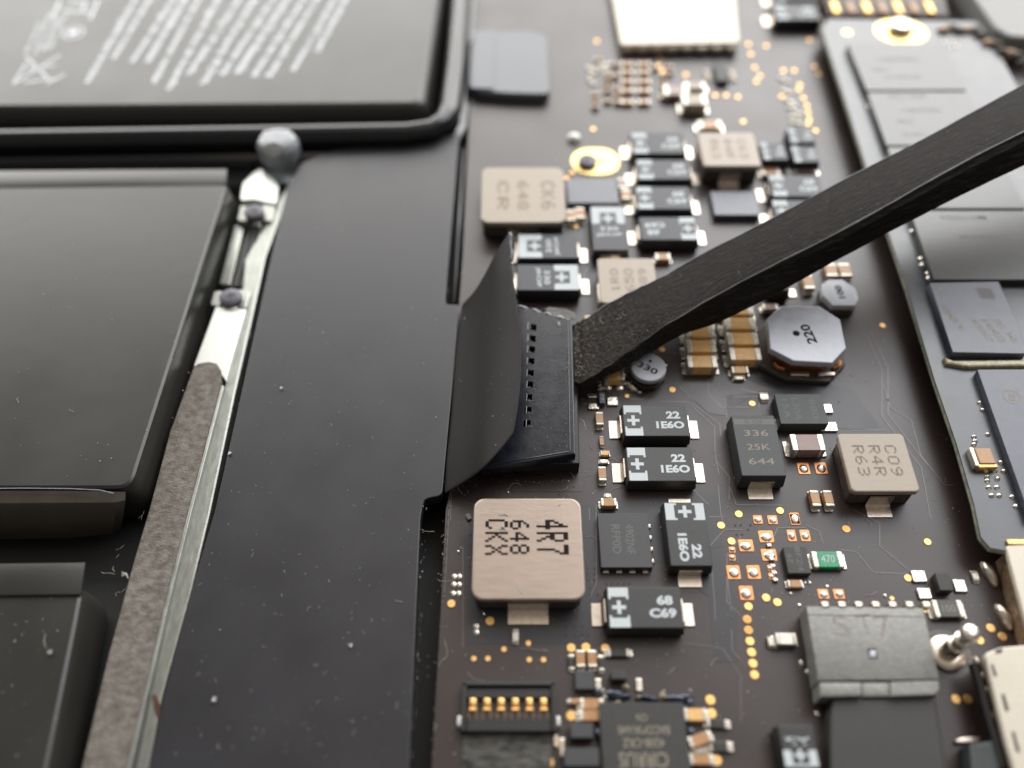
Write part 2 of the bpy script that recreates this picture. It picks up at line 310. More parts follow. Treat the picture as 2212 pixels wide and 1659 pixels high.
# gold test points, tinned copper pads and tiny solder dots on the board
_disc = disc('pad', 1.0, 0, .05, 18, .02)
def pad(t, x, y, dpx, name='gold_test_pad', m='gold', z=.03):
    p = at(*P(t, x, y), 0); me = _pads.setdefault((m, round(dpx)), disc('pad', dpx/TL[t][2]/1.82278/37.2*1.0, z, z+.05, 18, .02))
    return obj(name, me, m, board, (p.x, p.y, 0))
_pads = {}
for t, lst, d in (('E', [(1683,345),(2132,308),(1490,468),(1603,640),(1788,1350),(1772,1492),(1788,1610),(1980,1255),(2103,1305)], 76),
                  ('H', [(135,352),(295,345),(507,357),(2050,42),(2065,160),(2080,280),(2098,400),(2113,522),(2130,645)], 78), ('H', [(1650,918),(1662,1065),(135,1090),(1718,1575)], 84),
                  ('G', [(910,60),(1652,1390),(1555,1600)], 80), ('D', [(490,1320)], 76), ('G', [(735,470),(888,470),(1062,368),(1328,302),(1338,482),(1493,482)], 50),
                  ('J', [(1572,135),(1450,268),(1700,228),(1195,910),(1322,910)], 78), ('F', [(548,195),(1307,318),(1125,655),(1280,945)], 60), ('F', [(975,845)], 36),
                  ('B', [(1935,735),(105,1295),(800,1415),(15,945)], 54), ('C', [(350,1550)], 76), ('L', [(2000,1055),(2095,1405),(1700,1460)], 50),
                  ('M', [(78,905),(110,140),(1385,840),(1430,165),(1585,180),(1450,250),(1485,370),(1530,440),(1500,490),(1140,610),(1235,610),(1340,625),(2005,360),(2045,425),(1960,130),(1830,395),(1735,395),(1720,620),(1880,520),(1910,635),(1950,760),(1960,820),(2015,920),(860,740),(1030,735),(885,430),(660,280),(680,400),(680,460),(690,640),(650,350),(1870,560),(1940,700),(1950,860)], 52)):
    for x, y in lst: pad(t, x, y, d)
def copper_pad(t, x, y, wpx, hpx):
    c, wd, dp = box_t(t, x-wpx/2, x+wpx/2, y-hpx/2, y+hpx/2, 0)
    o = obj('bare_copper_pad', slab('pad', wd, dp, .02, .07, .12, .03, n=3), 'copperpad', board, tuple(c))
    obj('solder_mound', dome('mound', .5, .16+.03*random.random(), 10, 4, wd*.80, dp*.78), 'solder', o, (random.uniform(-.05,.05), random.uniform(-.08,.0), .06))
for a in [(1890,405,100,95),(2050,408,105,98),(1980,590,160,130),(1762,688,160,130),(2012,790,165,130),(1610,735,70,66),(1612,820,70,70),(1625,980,145,150),(1845,978,145,150),(2035,935,78,76),(2045,1022,74,76),(1765,1205,150,155)]: copper_pad('E', *a)
for a in [(2112,955,130,125),(2015,1510,105,120)]: copper_pad('A', *a)
copper_pad('C', 85, 915, 125, 120)
for a in [(70,100,88,108),(40,260,80,108),(165,260,92,108),(335,805,100,92),(480,805,100,92)]: copper_pad('F', *a)
def sdot(t, x, y, r=.30, m='solder', h=.14):
    p = at(*P(t, x, y), 0); me = _pads.setdefault(('sd', r, m, h), dome('dot', r, h, 8, 3)); return obj('solder_dot', me, m, board, (p.x, p.y, .02))
for x, y in [(522,1025),(580,1025),(517,1112),(577,1112),(510,1210),(572,1210),(763,1568),(763,1630)]: sdot('D', x, y, .33)
for x, y in [(1830,75),(1920,75),(2050,75),(1830,-8),(1920,-8),(2050,-8)]: sdot('K', x, y, .52, h=.3)
for x, y in [(850,1435),(570,755),(1105,105)]: sdot('D', x, y, .16)
for x, y in [(885,1065),(705,515),(780,610)]: sdot('I', x, y, .30)
for x, y in [(370,735),(30,800),(110,910),(1750,630),(910,820),(205,700),(160,700),(1830,20)]: sdot('F', x, y, .2)
# ------------------------------------------------------------------ left half of the case
def body_from_px(name, pts, ztop, zbot, flare, m, parent, r=1.5, bev=.5):
    top = roundpoly(wpoly(pts, ztop), r, 5); base = offset(top, -flare)
    mid = offset(top, -flare*.45)
    me = loft(name, [[(x,y,zbot) for x,y in base], [(x,y,(zbot*.55+ztop*.45)) for x,y in offset(top,-flare*.92)], [(x,y,ztop-bev*1.5) for x,y in mid], [(x,y,ztop-bev*.35) for x,y in offset(top,-flare*.12)], [(x,y,ztop) for x,y in offset(top,bev*.4)]])
    return obj(name, me, m, parent)
def battery(label, pts, ztop, zbot, flare, seam=None):
    c = at(*pts[0], ztop); t = tag(bpy.data.objects.new('battery_pack', None), label, 'battery', 'battery packs'); COL.objects.link(t)
    body_from_px('foil_pouch', pts, ztop, zbot, flare, 'batt', t)
    return t
b1 = battery('large upper left black battery pack covered in small white printing', [(-450,232),(905,222),(948,-60),(990,-500),(-500,-500)], 3.2, -3, 1.9)
b2 = battery('middle left black battery pack beside the white plate, between the two others', [(-400,1053),(280,1052),(303,980),(491,392),(-400,402)], 2.2, -3.2, .7)
b3 = battery('lower left black battery pack, only its far right corner in view', [(-300,2100),(10,2100),(165,1330),(176,1268),(-300,1275)], 2.0, -3.2, .7)
for b, pts in ((b2, [(-300,372),(490,366),(488,400),(-300,410)]), (b3, [(-300,1222),(184,1216),(174,1284),(-300,1290)])):
    p = wpoly(pts, 2.2); obj('edge_tape', prism('edge_tape', [(x, y) for x, y in p], 2.0, 2.26, .02), 'batt', b)
for b, rows in ((b2, [[(-300,1058,2.0),(0,1058,2.0),(150,1058,2.0),(250,1060,1.9),(272,1060,1.6)],[(-300,1085,1.75),(0,1085,1.75),(150,1084,1.75),(250,1083,1.6),(272,1078,1.2)],[(-300,1128,.2),(0,1128,.2),(150,1126,.2),(248,1122,.0),(268,1110,-.1)],[(-300,1164,-2.2),(0,1163,-2.2),(150,1160,-2.2),(242,1152,-2.4),(262,1140,-2.5)]]),):
    vs_w = [at(*q)+Vector((0,-.12,.02)) for row in rows for q in row]
    fs_w = [(i*5+j, (i+1)*5+j, (i+1)*5+j+1, i*5+j+1) for i in range(3) for j in range(4)]
    obj('side_wrap', mesh('wrap', vs_w, fs_w), 'battside', b)
ln = [at(x, y, 2.35) for x, y in [(-60,1056),(60,1055),(150,1056),(215,1059),(246,1066)]]
obj('pouch_fold', tube('fold', ln, .06, 5), 'foam', b2)
# battery printing (lines run along the depth of the case)
def along(pts_px, h, s, ht, parent, m='battprint', name='printed_line', bold=.012, flip=False):
    a = at(*pts_px[0], h); b = at(*pts_px[1], h); d = b-a; L = d.length; ang = math.degrees(math.atan2(d.y, d.x)); c = (a+b)/2
    return obj(name, text_mesh(s, L, ht, bold, ang, 0, 0, 0), m, parent, (c.x, c.y, h))
HB = 3.225
words = ['CAUTION Risk of fire and burns Do not disassemble','Replace with same type only see manual','Rechargeable Li ion battery pack rating','Do not crush heat above 60 C or incinerate','Pack contains cells dispose of properly','Batterie rechargeable risque de brulure','Ne pas demonter ecraser ni incinerer','Akku nicht zerlegen oder verbrennen','Batteria ricaricabile non smontare','No desarmar no incinerar reciclar','Bateria recarregavel risco de incendio','Modele type rating 11.4V 6669mAh','Recycle or dispose of properly 49.2Wh','Designed for use with computer only']
lines = [((310,295),(465,5)),((402,212),(515,5)),((470,222),(600,5)),((530,222),(645,5)),((545,300),(690,5)),((600,320),(760,5)),((672,265),(835,5)),((720,300),(890,5)),((790,270),(955,5)),((850,262),(1010,5)),((905,272),(1065,5)),((960,275),(1110,5)),((1045,252),(1175,5)),((1130,185),(1215,5))]
for i, (a, b) in enumerate(lines):
    pa = (a[0]/1.0, a[1]); ax, ay = a; bx, by = b
    A = (ax*2212/4032/1.0*1.0, ay) ; 
    # extend each line beyond the frame
    x0, y0 = ax*.6055, ay*.6055; x1, y1 = bx*.6055+8, by*.6055
    dx, dy = x1-x0, y1-y0
    along([(x1+dx*1.5, y1+dy*1.5), (x0, y0)], HB, words[i]+' '+words[(i+5)%14], 1.45, b1, bold=.035)
for (a, b, s) in (((75,60),(57,112),'LIION 00'),((95,40),(75,118),'Model A1819'),((112,50),(92,110),'020-01788'),((128,42),(108,108),'Pack code')):
    along([(a[0]+12, a[1]-10), (b[0], b[1])], HB, s, .7, b1)
def ringmesh(r0, r1, n=24, sx=1, sy=1, z=0):
    vs = []; fs = []
    for k in range(n):
        a = 2*math.pi*k/n; vs += [(r0*math.cos(a)*sx, r0*math.sin(a)*sy, z), (r1*math.cos(a)*sx, r1*math.sin(a)*sy, z)]
    for k in range(n):
        q = 2*k; p = (2*k+2) % (2*n); fs.append((q, q+1, p+1, p))
    return mesh('ring', vs, fs, False)
pc = at(158,70,HB); obj('printed_ring', ringmesh(1.5,1.75), 'battprint', b1, (pc.x,pc.y,HB)); obj('printed_dot', ringmesh(.15,.8), 'battprint', b1, (pc.x,pc.y,HB+.004))
bin_ = [ribbon_line([at(*q, HB).xy for q in pl], .30, 0) for pl in ([(55,120),(112,178)],[(28,181),(130,118)],[(60,150),(120,140)],[(50,178),(118,170)],[(30,178),(58,135)],[(100,182),(140,160)])]
obj('bin_symbol', flats('bin', sum(bin_, []), HB), 'battprint', b1)
big = at(165,8,HB)
for pl in ([(112,40),(130,2)],[(185,2),(178,28)],[(138,22),(192,28)],[(195,40),(212,0)],[(150,5),(178,5)]):
    obj('printed_mark', flats('m', ribbon_line([at(*q, HB).xy for q in pl], .45, 0), HB), 'battprint', b1)
# rubber gasket bar around the upper battery
gp = [(-300,312),(0,306),(560,297),(880,291),(930,284),(958,268),(972,240),(984,150),(993,40),(1005,-150),(1018,-400)]
gpts = [at(x, y, 1.4) for x, y in gp]
g = tag(obj('gasket_bar', tube('gasket', gpts, 1.75, 14), 'gasket'), 'glossy black rubber bar that bends in an L round the upper battery pack', 'gasket')
gp2 = [at(x, y+34 if x < 900 else y+26, 1.0) + Vector((1.4 if x > 900 else 0, 0, 0)) for x, y in gp]
obj('lower_lip', tube('lip', [p + Vector((0,.3,-1.6)) for p in gp2], 1.3, 8), 'gasket', g)
# round translucent bumper on the bar
pb = at(607,336,0); bt = thing('rubber_bumper', 'translucent grey round bumper standing on the black rubber bar', 'bumper', (pb.x, pb.y, 0))
def circ(r, z, n=24, dy=0): return [(r*math.cos(2*math.pi*k/n), dy+r*math.sin(2*math.pi*k/n), z) for k in range(n)]
obj('post', loft('post', [circ(2.7,-3),circ(2.95,.5),circ(3.0,1.8),circ(2.9,2.3),circ(2.4,3.0),circ(2.1,3.1),circ(1.2,3.15)], ang=22), 'bumper', bt)
obj('dimple', ringmesh(.1,1.3,20,1,.8), 'channel', bt, (-.1,-2.35,2.95)).rotation_euler = (R(32),0,0)
for dx, dy in ((-1.9,1.4),(.2,2.3),(2.3,.3),(-2.2,-.7)):
    obj('moulded_nub', dome('nub', .32, .3, 8, 3), 'whiteplate', bt, (dx, dy, 2.8))
# channel assembly between battery and control board
ch = thing('metal_channel', 'pale zinc channel strip running between the middle battery and the wide black plate', 'bracket', (0,0,0))
def ppx(name, pts, z0, z1, m, parent, bev=.1, r=None):
    p = wpoly(pts, z1); p = roundpoly(p, r) if r else p
    return obj(name, prism(name, p, z0, z1, bev), m, parent)
ppx('channel_rail', [(527,560),(582,470),(630,392),(606,470),(575,553),(545,690),(508,853),(455,1106),(415,1273),(352,1502),(326,1640),(300,1800),(262,1800),(290,1659),(366,1306),(414,1106),(484,829),(520,670)], -3.4, -1.0, 'channel', ch, .25)
ppx('channel_floor', [(445,1030),(490,700),(560,350),(610,350),(570,560),(420,1150),(280,1750),(230,1750)], -3.9, -2.6, 'channel', ch, .1)
ppx('white_lower_plate', [(466,662),(532,668),(488,823),(470,800),(418,790)], -2.6, -.45, 'whiteplate', ch, .12)
ppx('white_upper_plate', [(548,372),(565,362),(572,374),(592,388),(601,400),(596,441),(570,436),(548,430),(518,433),(524,395)], -2.6, -.3, 'whiteplate', ch, .12, .5)
for pts in ([(519,440),(545,450),(540,478),(510,478)],[(566,440),(596,436),(586,480),(560,476)],[(462,626),(484,628),(478,664),(452,660)],[(514,622),(542,630),(532,668),(510,664)]):
    ppx('screw_boss', pts, -2.6, -.6, 'channel', ch, .2, .6)
ppx('inner_rail', [(507,486),(528,486),(497,615),(474,612)], -2.8, -1.3, 'channel', ch, .12)
ppx('outer_rail', [(560,486),(590,486),(562,625),(538,622)], -2.8, -1.3, 'channel', ch, .12)
ppx('core_cable', [(530,486),(558,486),(535,622),(500,618)], -2.8, -1.9, 'icdark', ch, .25)
for x in (537, 548): obj('cable_strand', tube('strand', [at(x+5, 480, -1.7), at(x-8,550,-1.6), at(x-28, 618, -1.7)], .16, 6), 'laser', ch)
fs_ = thing('felt_strip', 'long brown felt strip with a rounded end lying in the metal channel', 'strip', (0,0,0))
ppx('felt_pad', [(418,792),(428,784),(450,780),(468,784),(478,800),(477,830),(407,1106),(357,1306),(273,1659),(240,1800),(140,1800),(175,1659),(233,1416),(290,1206),(320,1106),(367,930)], -3.0, -.3, 'felt', fs_, .18)
ppx('film_edge', [(478,832),(484,834),(413,1108),(364,1306),(281,1659),(250,1800),(243,1800),(273,1659),(356,1306),(406,1106)], -3.0, -.2, 'channel', fs_, .05)
ppx('adhesive_residue', [P('W',985,1190),P('W',1010,1180),P('W',1040,1260),P('W',1030,1350),P('W',1000,1290)], -1.0, -.93, 'rust', ch, .02)
def screw(px, py, z, r, label, grp='small black cross-head screws'):
    p = at(px, py, z); t = thing('screw', label, 'screw', (p.x, p.y, z), random.uniform(0,1), grp)
    obj('screw_head', loft('head', [circ(r*.9,-.6),circ(r,-.1),circ(r*.97,.12),circ(r*.72,.24),circ(r*.45,.26)]), 'screw', t)
    obj('cross_recess', flats('rec', ribbon_line([(-r*.42,0),(r*.42,0)], r*.2, 0)+ribbon_line([(0,-r*.42),(0,-r*.15)], r*.2, 0)+ribbon_line([(0,r*.15),(0,r*.42)], r*.2, 0), .268), 'recess', t)
screw(549,458,.1,1.38,'black cross-head screw at the upper white plate, blurred, above the other')
screw(498,642,0,1.42,'black cross-head screw at the top of the lower white plate')
# control plate
cp = tag(obj('cover_plate', prism('cover_plate', roundpoly(wpoly([(622,400),(650,352),(720,322),(900,300),(992,290),(970,553),(961,657),(992,657),(978,823),(955,1070),(916,1078),(908,1120),(884,1659),(870,1900),(290,1900),(320,1659),(353,1502),(413,1273),(463,1106),(520,853),(586,553)], .7), .5, 3), -.8, .7, .12), 'plate'), 'wide matte black plate between the metal channel and the circuit board', 'cover plate')
# slot walls
sl = ppx('board_rail', [(1000,300),(1006,300),(984,653),(974,653)], -4, -1.2, 'gasket', cp, .2)
# lifted film flap
hinge = [(997,657,.72),(992,690,.72),(985,742,.72),(978,823,.72),(972,902,.72),(962,1001,.72),(958,1069,.72)]
tip = [(1099,501,7.2),(1106,580,7.0),(1116,655,6.8),(1126,735,6.6),(1125,816,6.4),(1118,885,6.2),(1108,938,6.0)]
topmid = [(1024,628,2.6),(1049,586,4.3),(1072,541,5.9)]; botmid = [(1010,1037,2.7),(1044,1011,4.3),(1080,973,5.4)]
def lerp(a, b, t): return a+(b-a)*t
nu, nv = 13, 25; fv = []
def samp(lst, t):
    t = t*(len(lst)-1); i = min(int(t), len(lst)-2); f = t-i; p0 = lst[max(i-1,0)]; p1 = lst[i]; p2 = lst[i+1]; p3 = lst[min(i+2,len(lst)-1)]
    return tuple(.5*((2*b)+(c-a)*f+(2*a-5*b+4*c-d)*f*f+(3*b-a-3*c+d)*f**3) for a,b,c,d in zip(p0,p1,p2,p3))
topE = [hinge[0]]+topmid+[tip[0]]; botE = [hinge[-1]]+botmid+[tip[-1]]
for j in range(nv):
    v = j/(nv-1)
    for i in range(nu):
        u = i/(nu-1)
        l = samp(hinge, v); r_ = samp(tip, v); a = samp(topE, u); b = samp(botE, u)
        c00, c10, c01, c11 = hinge[0], tip[0], hinge[-1], tip[-1]
        q = [(1-u)*l[k]+u*r_[k]+(1-v)*a[k]+v*b[k]-((1-u)*(1-v)*c00[k]+u*(1-v)*c10[k]+(1-u)*v*c01[k]+u*v*c11[k]) for k in range(3)]
        fv.append(at(q[0], q[1], q[2]))
ff = [(j*nu+i, (j+1)*nu+i, (j+1)*nu+i+1, j*nu+i+1) for j in range(nv-1) for i in range(nu-1)]
fm = mesh('flap', fv, ff); fo = obj('film_flap', fm, 'film'); tag(fo, 'black film flap peeled up at the plate edge, half covering the connector', 'film flap')
md = fo.modifiers.new('thick', 'SOLIDIFY'); md.thickness = .16; md.offset = -1
md2 = fo.modifiers.new('sub', 'SUBSURF'); md2.levels = 1; md2.render_levels = 1
ea = [at(*samp(tip, t/20*.33)) + Vector((.12+.1*random.random(), 0, -.15*random.random())) for t in range(9)]
obj('torn_adhesive', tube('adh', ea, lambda t: .10+.16*abs(math.sin(t*9)), 6), 'glue', fo)
# ------------------------------------------------------------------ connector socket + tilted plug
so = thing('connector_socket', 'black board socket under the tilted plug, its front wall with a notch facing us', 'socket', tuple(at(1150,880,0)))
so.location = (0,0,0)
sp = wpoly([(1052,690),(1243,684),(1252,1001),(1052,1003)], 1.9)
sw = offset(sp, 1.0)
def ringwall(name, outer, inner, z0, z1):
    n = len(outer); return loft(name, [[(x,y,z0) for x,y in outer],[(x,y,z1-.08) for x,y in outer],[(x,y,z1) for x,y in offset(outer,.08)],[(x,y,z1) for x,y in inner],[(x,y,z0+.5) for x,y in inner]], True, True)
obj('housing', ringwall('housing', sp, sw, 0, 1.9), 'socket', so)
c = at(1140,1020,1.0); obj('latch_notch', slab('notch', 3.0, .06, .45, 1.35, .02, .02, n=2), 'recess', so, (c.x+.1, min(p[1] for p in sp)-.012, 0))
obj('notch_sill', slab('sill', 3.3, .3, .30, .42, .03, .02, n=2), 'plug', so, (c.x+.1, min(p[1] for p in sp)-.05, 0))
pg = thing('cable_plug', 'blue-grey plastic plug with a row of square contact holes, pried up by the black tool', 'plug', (0,0,0))
TLp, TRp, BRp, BLp = (1092,654,2.6), (1233,692,3.5), (1240,978,3.6), (1046,1012,2.5)
def plug_at(u, v, dz=0):   # u left-right, v far-near
    q = [(1-v)*((1-u)*TLp[k]+u*TRp[k])+v*((1-u)*BLp[k]+u*BRp[k]) for k in range(3)]
    return at(q[0], q[1], q[2]) + Vector((0,0,dz))
# holes: solve u,v of each hole from its position
holes = [(1147,705.7),(1147,730.5),(1146.7,754.6),(1146.4,780),(1146.2,805.7),(1146,831),(1145.7,858.5),(1145.3,885.5),(1145,914)]
us = [0, .05]; HW = 12.0
def uv_of(px, py):
    u, v = .5, .5
    for _ in range(30):
        q = [(1-v)*((1-u)*TLp[k]+u*TRp[k])+v*((1-u)*BLp[k]+u*BRp[k]) for k in range(2)]
        u += (px-q[0])/180; v += (py-q[1])/330
    return u, v
hv = [uv_of(x, y) for x, y in holes]; u0 = sum(h[0] for h in hv)/9
uA, uB = u0-.042, u0+.042
vs_ = [0.0]; 
for _, v in hv: vs_ += [v-.0205, v+.0205]
vs_ += [1.0]; us_ = [0.0, uA, uB, 1.0]
gv = []; gf = []; idx = {}
for j, v in enumerate(vs_):
    for i, u in enumerate(us_): idx[i,j] = len(gv); gv.append(plug_at(u, v))
for j in range(len(vs_)-1):
    for i in range(3):
        if i == 1 and j % 2 == 1:
            c4 = [idx[i,j], idx[i,j+1], idx[i+1,j+1], idx[i+1,j]]; lo = []
            for q in c4: lo.append(len(gv)); gv.append(gv[q]+Vector((0,0,-1.1)))
            for k in range(4): gf.append((c4[k], c4[(k+1)%4], lo[(k+1)%4], lo[k]))
            gf.append(tuple(lo)); continue
        gf.append((idx[i,j], idx[i,j+1], idx[i+1,j+1], idx[i+1,j]))
# rounded rim then skirt
per = [idx[i,0] for i in range(4)][::-1] + [idx[0,j] for j in range(1,len(vs_))] + [idx[i,len(vs_)-1] for i in range(1,4)] + [idx[3,j] for j in range(len(vs_)-2,0,-1)]
cen = sum((gv[q] for q in per), Vector())/len(per)
prev = per
for out_, dz in ((.10,-.05),(.16,-.2),(.16,-1.15)):
    cur = []
    for q in per:
        d = gv[q]-cen; d.z = 0; cur.append(len(gv)); gv.append(gv[q]+Vector((math.copysign(out_, d.x) if abs(d.x) > 3.5 else 0, math.copysign(out_, d.y) if abs(d.y) > 6.5 else 0, dz)))
    for k in range(len(per)): gf.append((prev[k], prev[(k+1)%len(per)], cur[(k+1)%len(per)], cur[k]))
    prev = cur
gf.append(tuple(prev))
import bmesh
bm_me = mesh('plug', gv, gf); _b = bmesh.new(); _b.from_mesh(bm_me); bmesh.ops.recalc_face_normals(_b, faces=_b.faces); _b.to_mesh(bm_me); _b.free()
obj('plug_body', bm_me, 'plug', pg)
for u, v in hv:
    p = plug_at(u, v, -.75)
    obj('contact', slab('contact', .34, .5, 0, .28, .05, .04, n=2), 'screw', pg, tuple(p + Vector((-.12,-.1,0))))
    # pale moulded lip round each hole
    q = [plug_at(u+a*.047, v+b*.0235, .015) for a, b in ((-1,-1),(-1,1),(.75,1))]
    obj('hole_lip', tube('lip', q, .045, 4), 'ferrite', pg)
obj('key_slot', prism('key', [tuple((plug_at(a, b)).xy) for a, b in ((.80,.035),(.80,.065),(.835,.068),(.835,.035))], plug_at(.82,.05).z-.02, plug_at(.82,.05).z+.05, .02), 'icblue', pg)
obj('edge_ridge', tube('ridge', [plug_at(.955, .02+.96*i/12, .02) for i in range(13)], .07, 5), 'plug', pg)
obj('front_ridge', tube('ridge', [plug_at(.05+.9*i/10, .985, .01) for i in range(11)], .07, 5), 'plug', pg)
seal = ppx('sealant_bead', [(1172,668),(1185,662),(1222,665),(1243,676),(1246,700),(1236,706),(1230,692),(1190,682)], 1.9, 2.5, 'ribbon', pg, .2)
# white-blue torn foam along the far edge of the plug
obj('fuzzy_edge', tube('fuzz', [plug_at(u/14*.95+.03, -.004, -.05+.12*math.sin(u*2.3)) for u in range(15)], lambda t: .10+.07*math.sin(t*31), 6), 'ferrite', pg)
# ------------------------------------------------------------------ spudger
st = [ # far edge px, ridge px, near edge px, centre height
 ((1242,700),(1241,826),(1243,832),2.9),((1262,690),(1264,821),(1268,831),3.2),((1300,665),(1330,779),(1338,800),3.9),((1352,636),(1391,736),(1400,764),4.7),((1420,604),(1440,701),(1470,726),5.7),
 ((1514,551),(1545,640),(1560,693),7.2),((1630,492),(1660,578),(1672,637),9.0),((1750,428),(1780,518),(1790,572),10.9),((1871,364),(1895,456),(1905,510),12.8),((2040,277),(2060,362),(2070,425),15.4),((2212,182),(2220,280),(2226,351),18.0),((2420,68),(2440,168),(2450,245),21.2),((2700,-90),(2720,20),(2735,110),25.5)]
sg = thing('spudger', 'long black scuffed nylon spudger reaching in from the right, its tip prying the plug', 'pry tool', tuple(at(1255,765,0)))
sg.location = (0,0,0)
secs = []
for k, (a, b, c_, h) in enumerate(st):
    tt = min(1, k/4); th = .5+2.6*tt
    A = at(*a, h+.2*tt); B = at(*b, h+.75*tt); Cc = at(*c_, h-1.9*tt-.3); nrm = (B-A).normalized()
    A2 = A + Vector((0,0,-.35-.9*tt)) + Vector((-.1,.5,0))*tt
    D = A2 + Vector((0,0,-1.0*tt-.2)) ; E2 = Cc + Vector((.1,.8,-.5))*tt + Vector((0,0,-.15))
    A1 = A.lerp(B, .06) + Vector((0,0,.10*tt)); B1 = A.lerp(B, .93) + Vector((0,0,.14*tt)); m1 = A.lerp(B, .35)+Vector((0,0,.22*tt)); m2 = A.lerp(B,.65)+Vector((0,0,.26*tt)); Bl = B.lerp(Cc, .10 if k < 7 else .26)+Vector((0,-.06-(.3 if k >= 7 else 0),.05+(.25 if k >= 7 else 0)))*tt; Cm = B.lerp(Cc,.88)+Vector((0,-.05,0))
    secs.append([A, A1, m1, m2, B1, B, Bl, Cm, Cc, E2, D, A2])
def refine(secs, n):
    out = []
    for i in range(len(secs)-1):
        m_ = n if i > 2 else 6
        for k in range(m_):
            t = k/m_; p0 = secs[max(i-1,0)]; p1 = secs[i]; p2 = secs[i+1]; p3 = secs[min(i+2,len(secs)-1)]
            out.append([.5*((2*b)+(c-a)*t+(2*a-5*b+4*c-d)*t*t+(3*b-a-3*c+d)*t**3) for a,b,c,d in zip(p0,p1,p2,p3)])
    out.append(secs[-1]); return out
R2 = refine(secs, 4)
rnd = random.Random(3)
for i, s in enumerate(R2):
    j = .16 if i < 17 else (.10 if i < 24 else .045)
    for k in range(len(s)): s[k] = s[k] + Vector((rnd.uniform(-j,j), rnd.uniform(-j,j), rnd.uniform(-j,j)))*(.8 if k in (0,5,6,8) else .35)
def flipcheck(me):
    b = bmesh.new(); b.from_mesh(me); bmesh.ops.recalc_face_normals(b, faces=b.faces); b.to_mesh(b and me); b.free(); return me
ax = (at(2212,270,18)-at(1262,765,3)); 
sme = flipcheck(loft('shaft', R2, ang=20))
# texture space along the tool: rotate object so local X follows the shaft
yaw = math.atan2(ax.y, ax.x)
sme.transform(Matrix.Rotation(-yaw, 4, 'Z')); xt = min(v.co.x for v in sme.vertices)
sm_, nt_, b_ = new_mat('scuffed_black_nylon'); N_ = nt_.nodes; K_ = nt_.links.new
tc_ = N_.new('ShaderNodeTexCoord'); sx_ = N_.new('ShaderNodeSeparateXYZ'); K_(tc_.outputs['Object'], sx_.inputs[0])
fade = N_.new('ShaderNodeMapRange'); fade.inputs[1].default_value = xt+4; fade.inputs[2].default_value = xt+17; fade.inputs[3].default_value = 1; fade.inputs[4].default_value = 0.12; K_(sx_.outputs[0], fade.inputs[0])
def noise_(scale, st_, det, rgh=.6):
    mp_ = N_.new('ShaderNodeMapping'); mp_.inputs['Scale'].default_value = st_; K_(tc_.outputs['Object'], mp_.inputs[0])
    n_ = N_.new('ShaderNodeTexNoise'); n_.inputs['Scale'].default_value = scale; n_.inputs['Detail'].default_value = det; n_.inputs['Roughness'].default_value = rgh; K_(mp_.outputs[0], n_.inputs['Vector']); return n_
def rng(src, a, b, c, d):
    q_ = N_.new('ShaderNodeMapRange'); q_.inputs[1].default_value = a; q_.inputs[2].default_value = b; q_.inputs[3].default_value = c; q_.inputs[4].default_value = d; K_(src, q_.inputs[0]); return q_.outputs[0]
def mul(a, b, op='MULTIPLY'):
    q_ = N_.new('ShaderNodeMath'); q_.operation = op; K_(a, q_.inputs[0]); K_(b, q_.inputs[1]); return q_.outputs[0]
fuzz = noise_(2.4, (1, 1.3, 1), 12, .8); grain = noise_(1.0, (.16, 2.6, 2.6), 8, .72); cross = noise_(1.5, (2.8, .6, 1), 8, .72)
f1_ = rng(fuzz.outputs[0], .48, .68, 0, 1); f2_ = rng(grain.outputs[0], .50, .72, 0, .42); f3_ = rng(cross.outputs[0], .55, .68, 0, .9)
tipf = mul(mul(f1_, f3_, 'MAXIMUM'), fade.outputs[0]); allf = mul(tipf, f2_, 'MAXIMUM')
mx_ = N_.new('ShaderNodeMixRGB'); mx_.inputs[1].default_value = (.0085,.0062,.0055,1); mx_.inputs[2].default_value = (.125,.105,.088,1); K_(allf, mx_.inputs[0]); K_(mx_.outputs[0], b_.inputs['Base Color'])
K_(rng(grain.outputs[0], .35, .65, .30, .62), b_.inputs['Roughness']); b_.inputs['Specular IOR Level'].default_value = .13
hb = mul(mul(fuzz.outputs[0], fade.outputs[0]), grain.outputs[0], 'ADD')
bp_ = N_.new('ShaderNodeBump'); bp_.inputs['Strength'].default_value = 1.0; bp_.inputs['Distance'].default_value = .34; K_(hb, bp_.inputs['Height']); K_(bp_.outputs[0], b_.inputs['Normal'])
obj('shaft', sme, sm_, sg, rotz=yaw)
nicks = []
for _ in range(150):
    k = int(rnd.random()**2.2*(len(R2)-2)); s = R2[min(k, len(R2)-1)]; t = rnd.random(); q = s[1].lerp(s[4], t)+Vector((0,0,.06))
    if k < 18: q += Vector((0,0,.05))
    L = rnd.uniform(.1,.55); a = yaw+rnd.uniform(-.3,.3) if rnd.random() < .5 else rnd.uniform(0,3.1)
    d = Vector((math.cos(a), math.sin(a), 0))*L; nicks.append((q, q+d*.5+Vector((0,0,.03)), q+d))
def fibre_mesh(name, lst, rad=.022, n=3):
    vs = []; fs = []
    for pts in lst:
        pts = [Vector(p) for p in pts]; b0 = len(vs)
        for i, p in enumerate(pts):
            t = (pts[min(i+1,len(pts)-1)]-pts[max(i-1,0)]).normalized(); u = t.cross(Vector((.1,.2,1))).normalized(); v = u.cross(t)
            r = rad*(.5 if i in (0,len(pts)-1) else 1)
            for k in range(n): vs.append(p+(u*math.cos(2*math.pi*k/n)+v*math.sin(2*math.pi*k/n))*r)
        for i in range(len(pts)-1):
            for k in range(n):
                a = b0+i*n+k; b = b0+i*n+(k+1)%n; fs.append((a,b,b+n,a+n))
    return mesh(name, vs, fs, False)
rp_ = [s_[5]+Vector((0,0,-.03)) for s_ in R2[18:]]
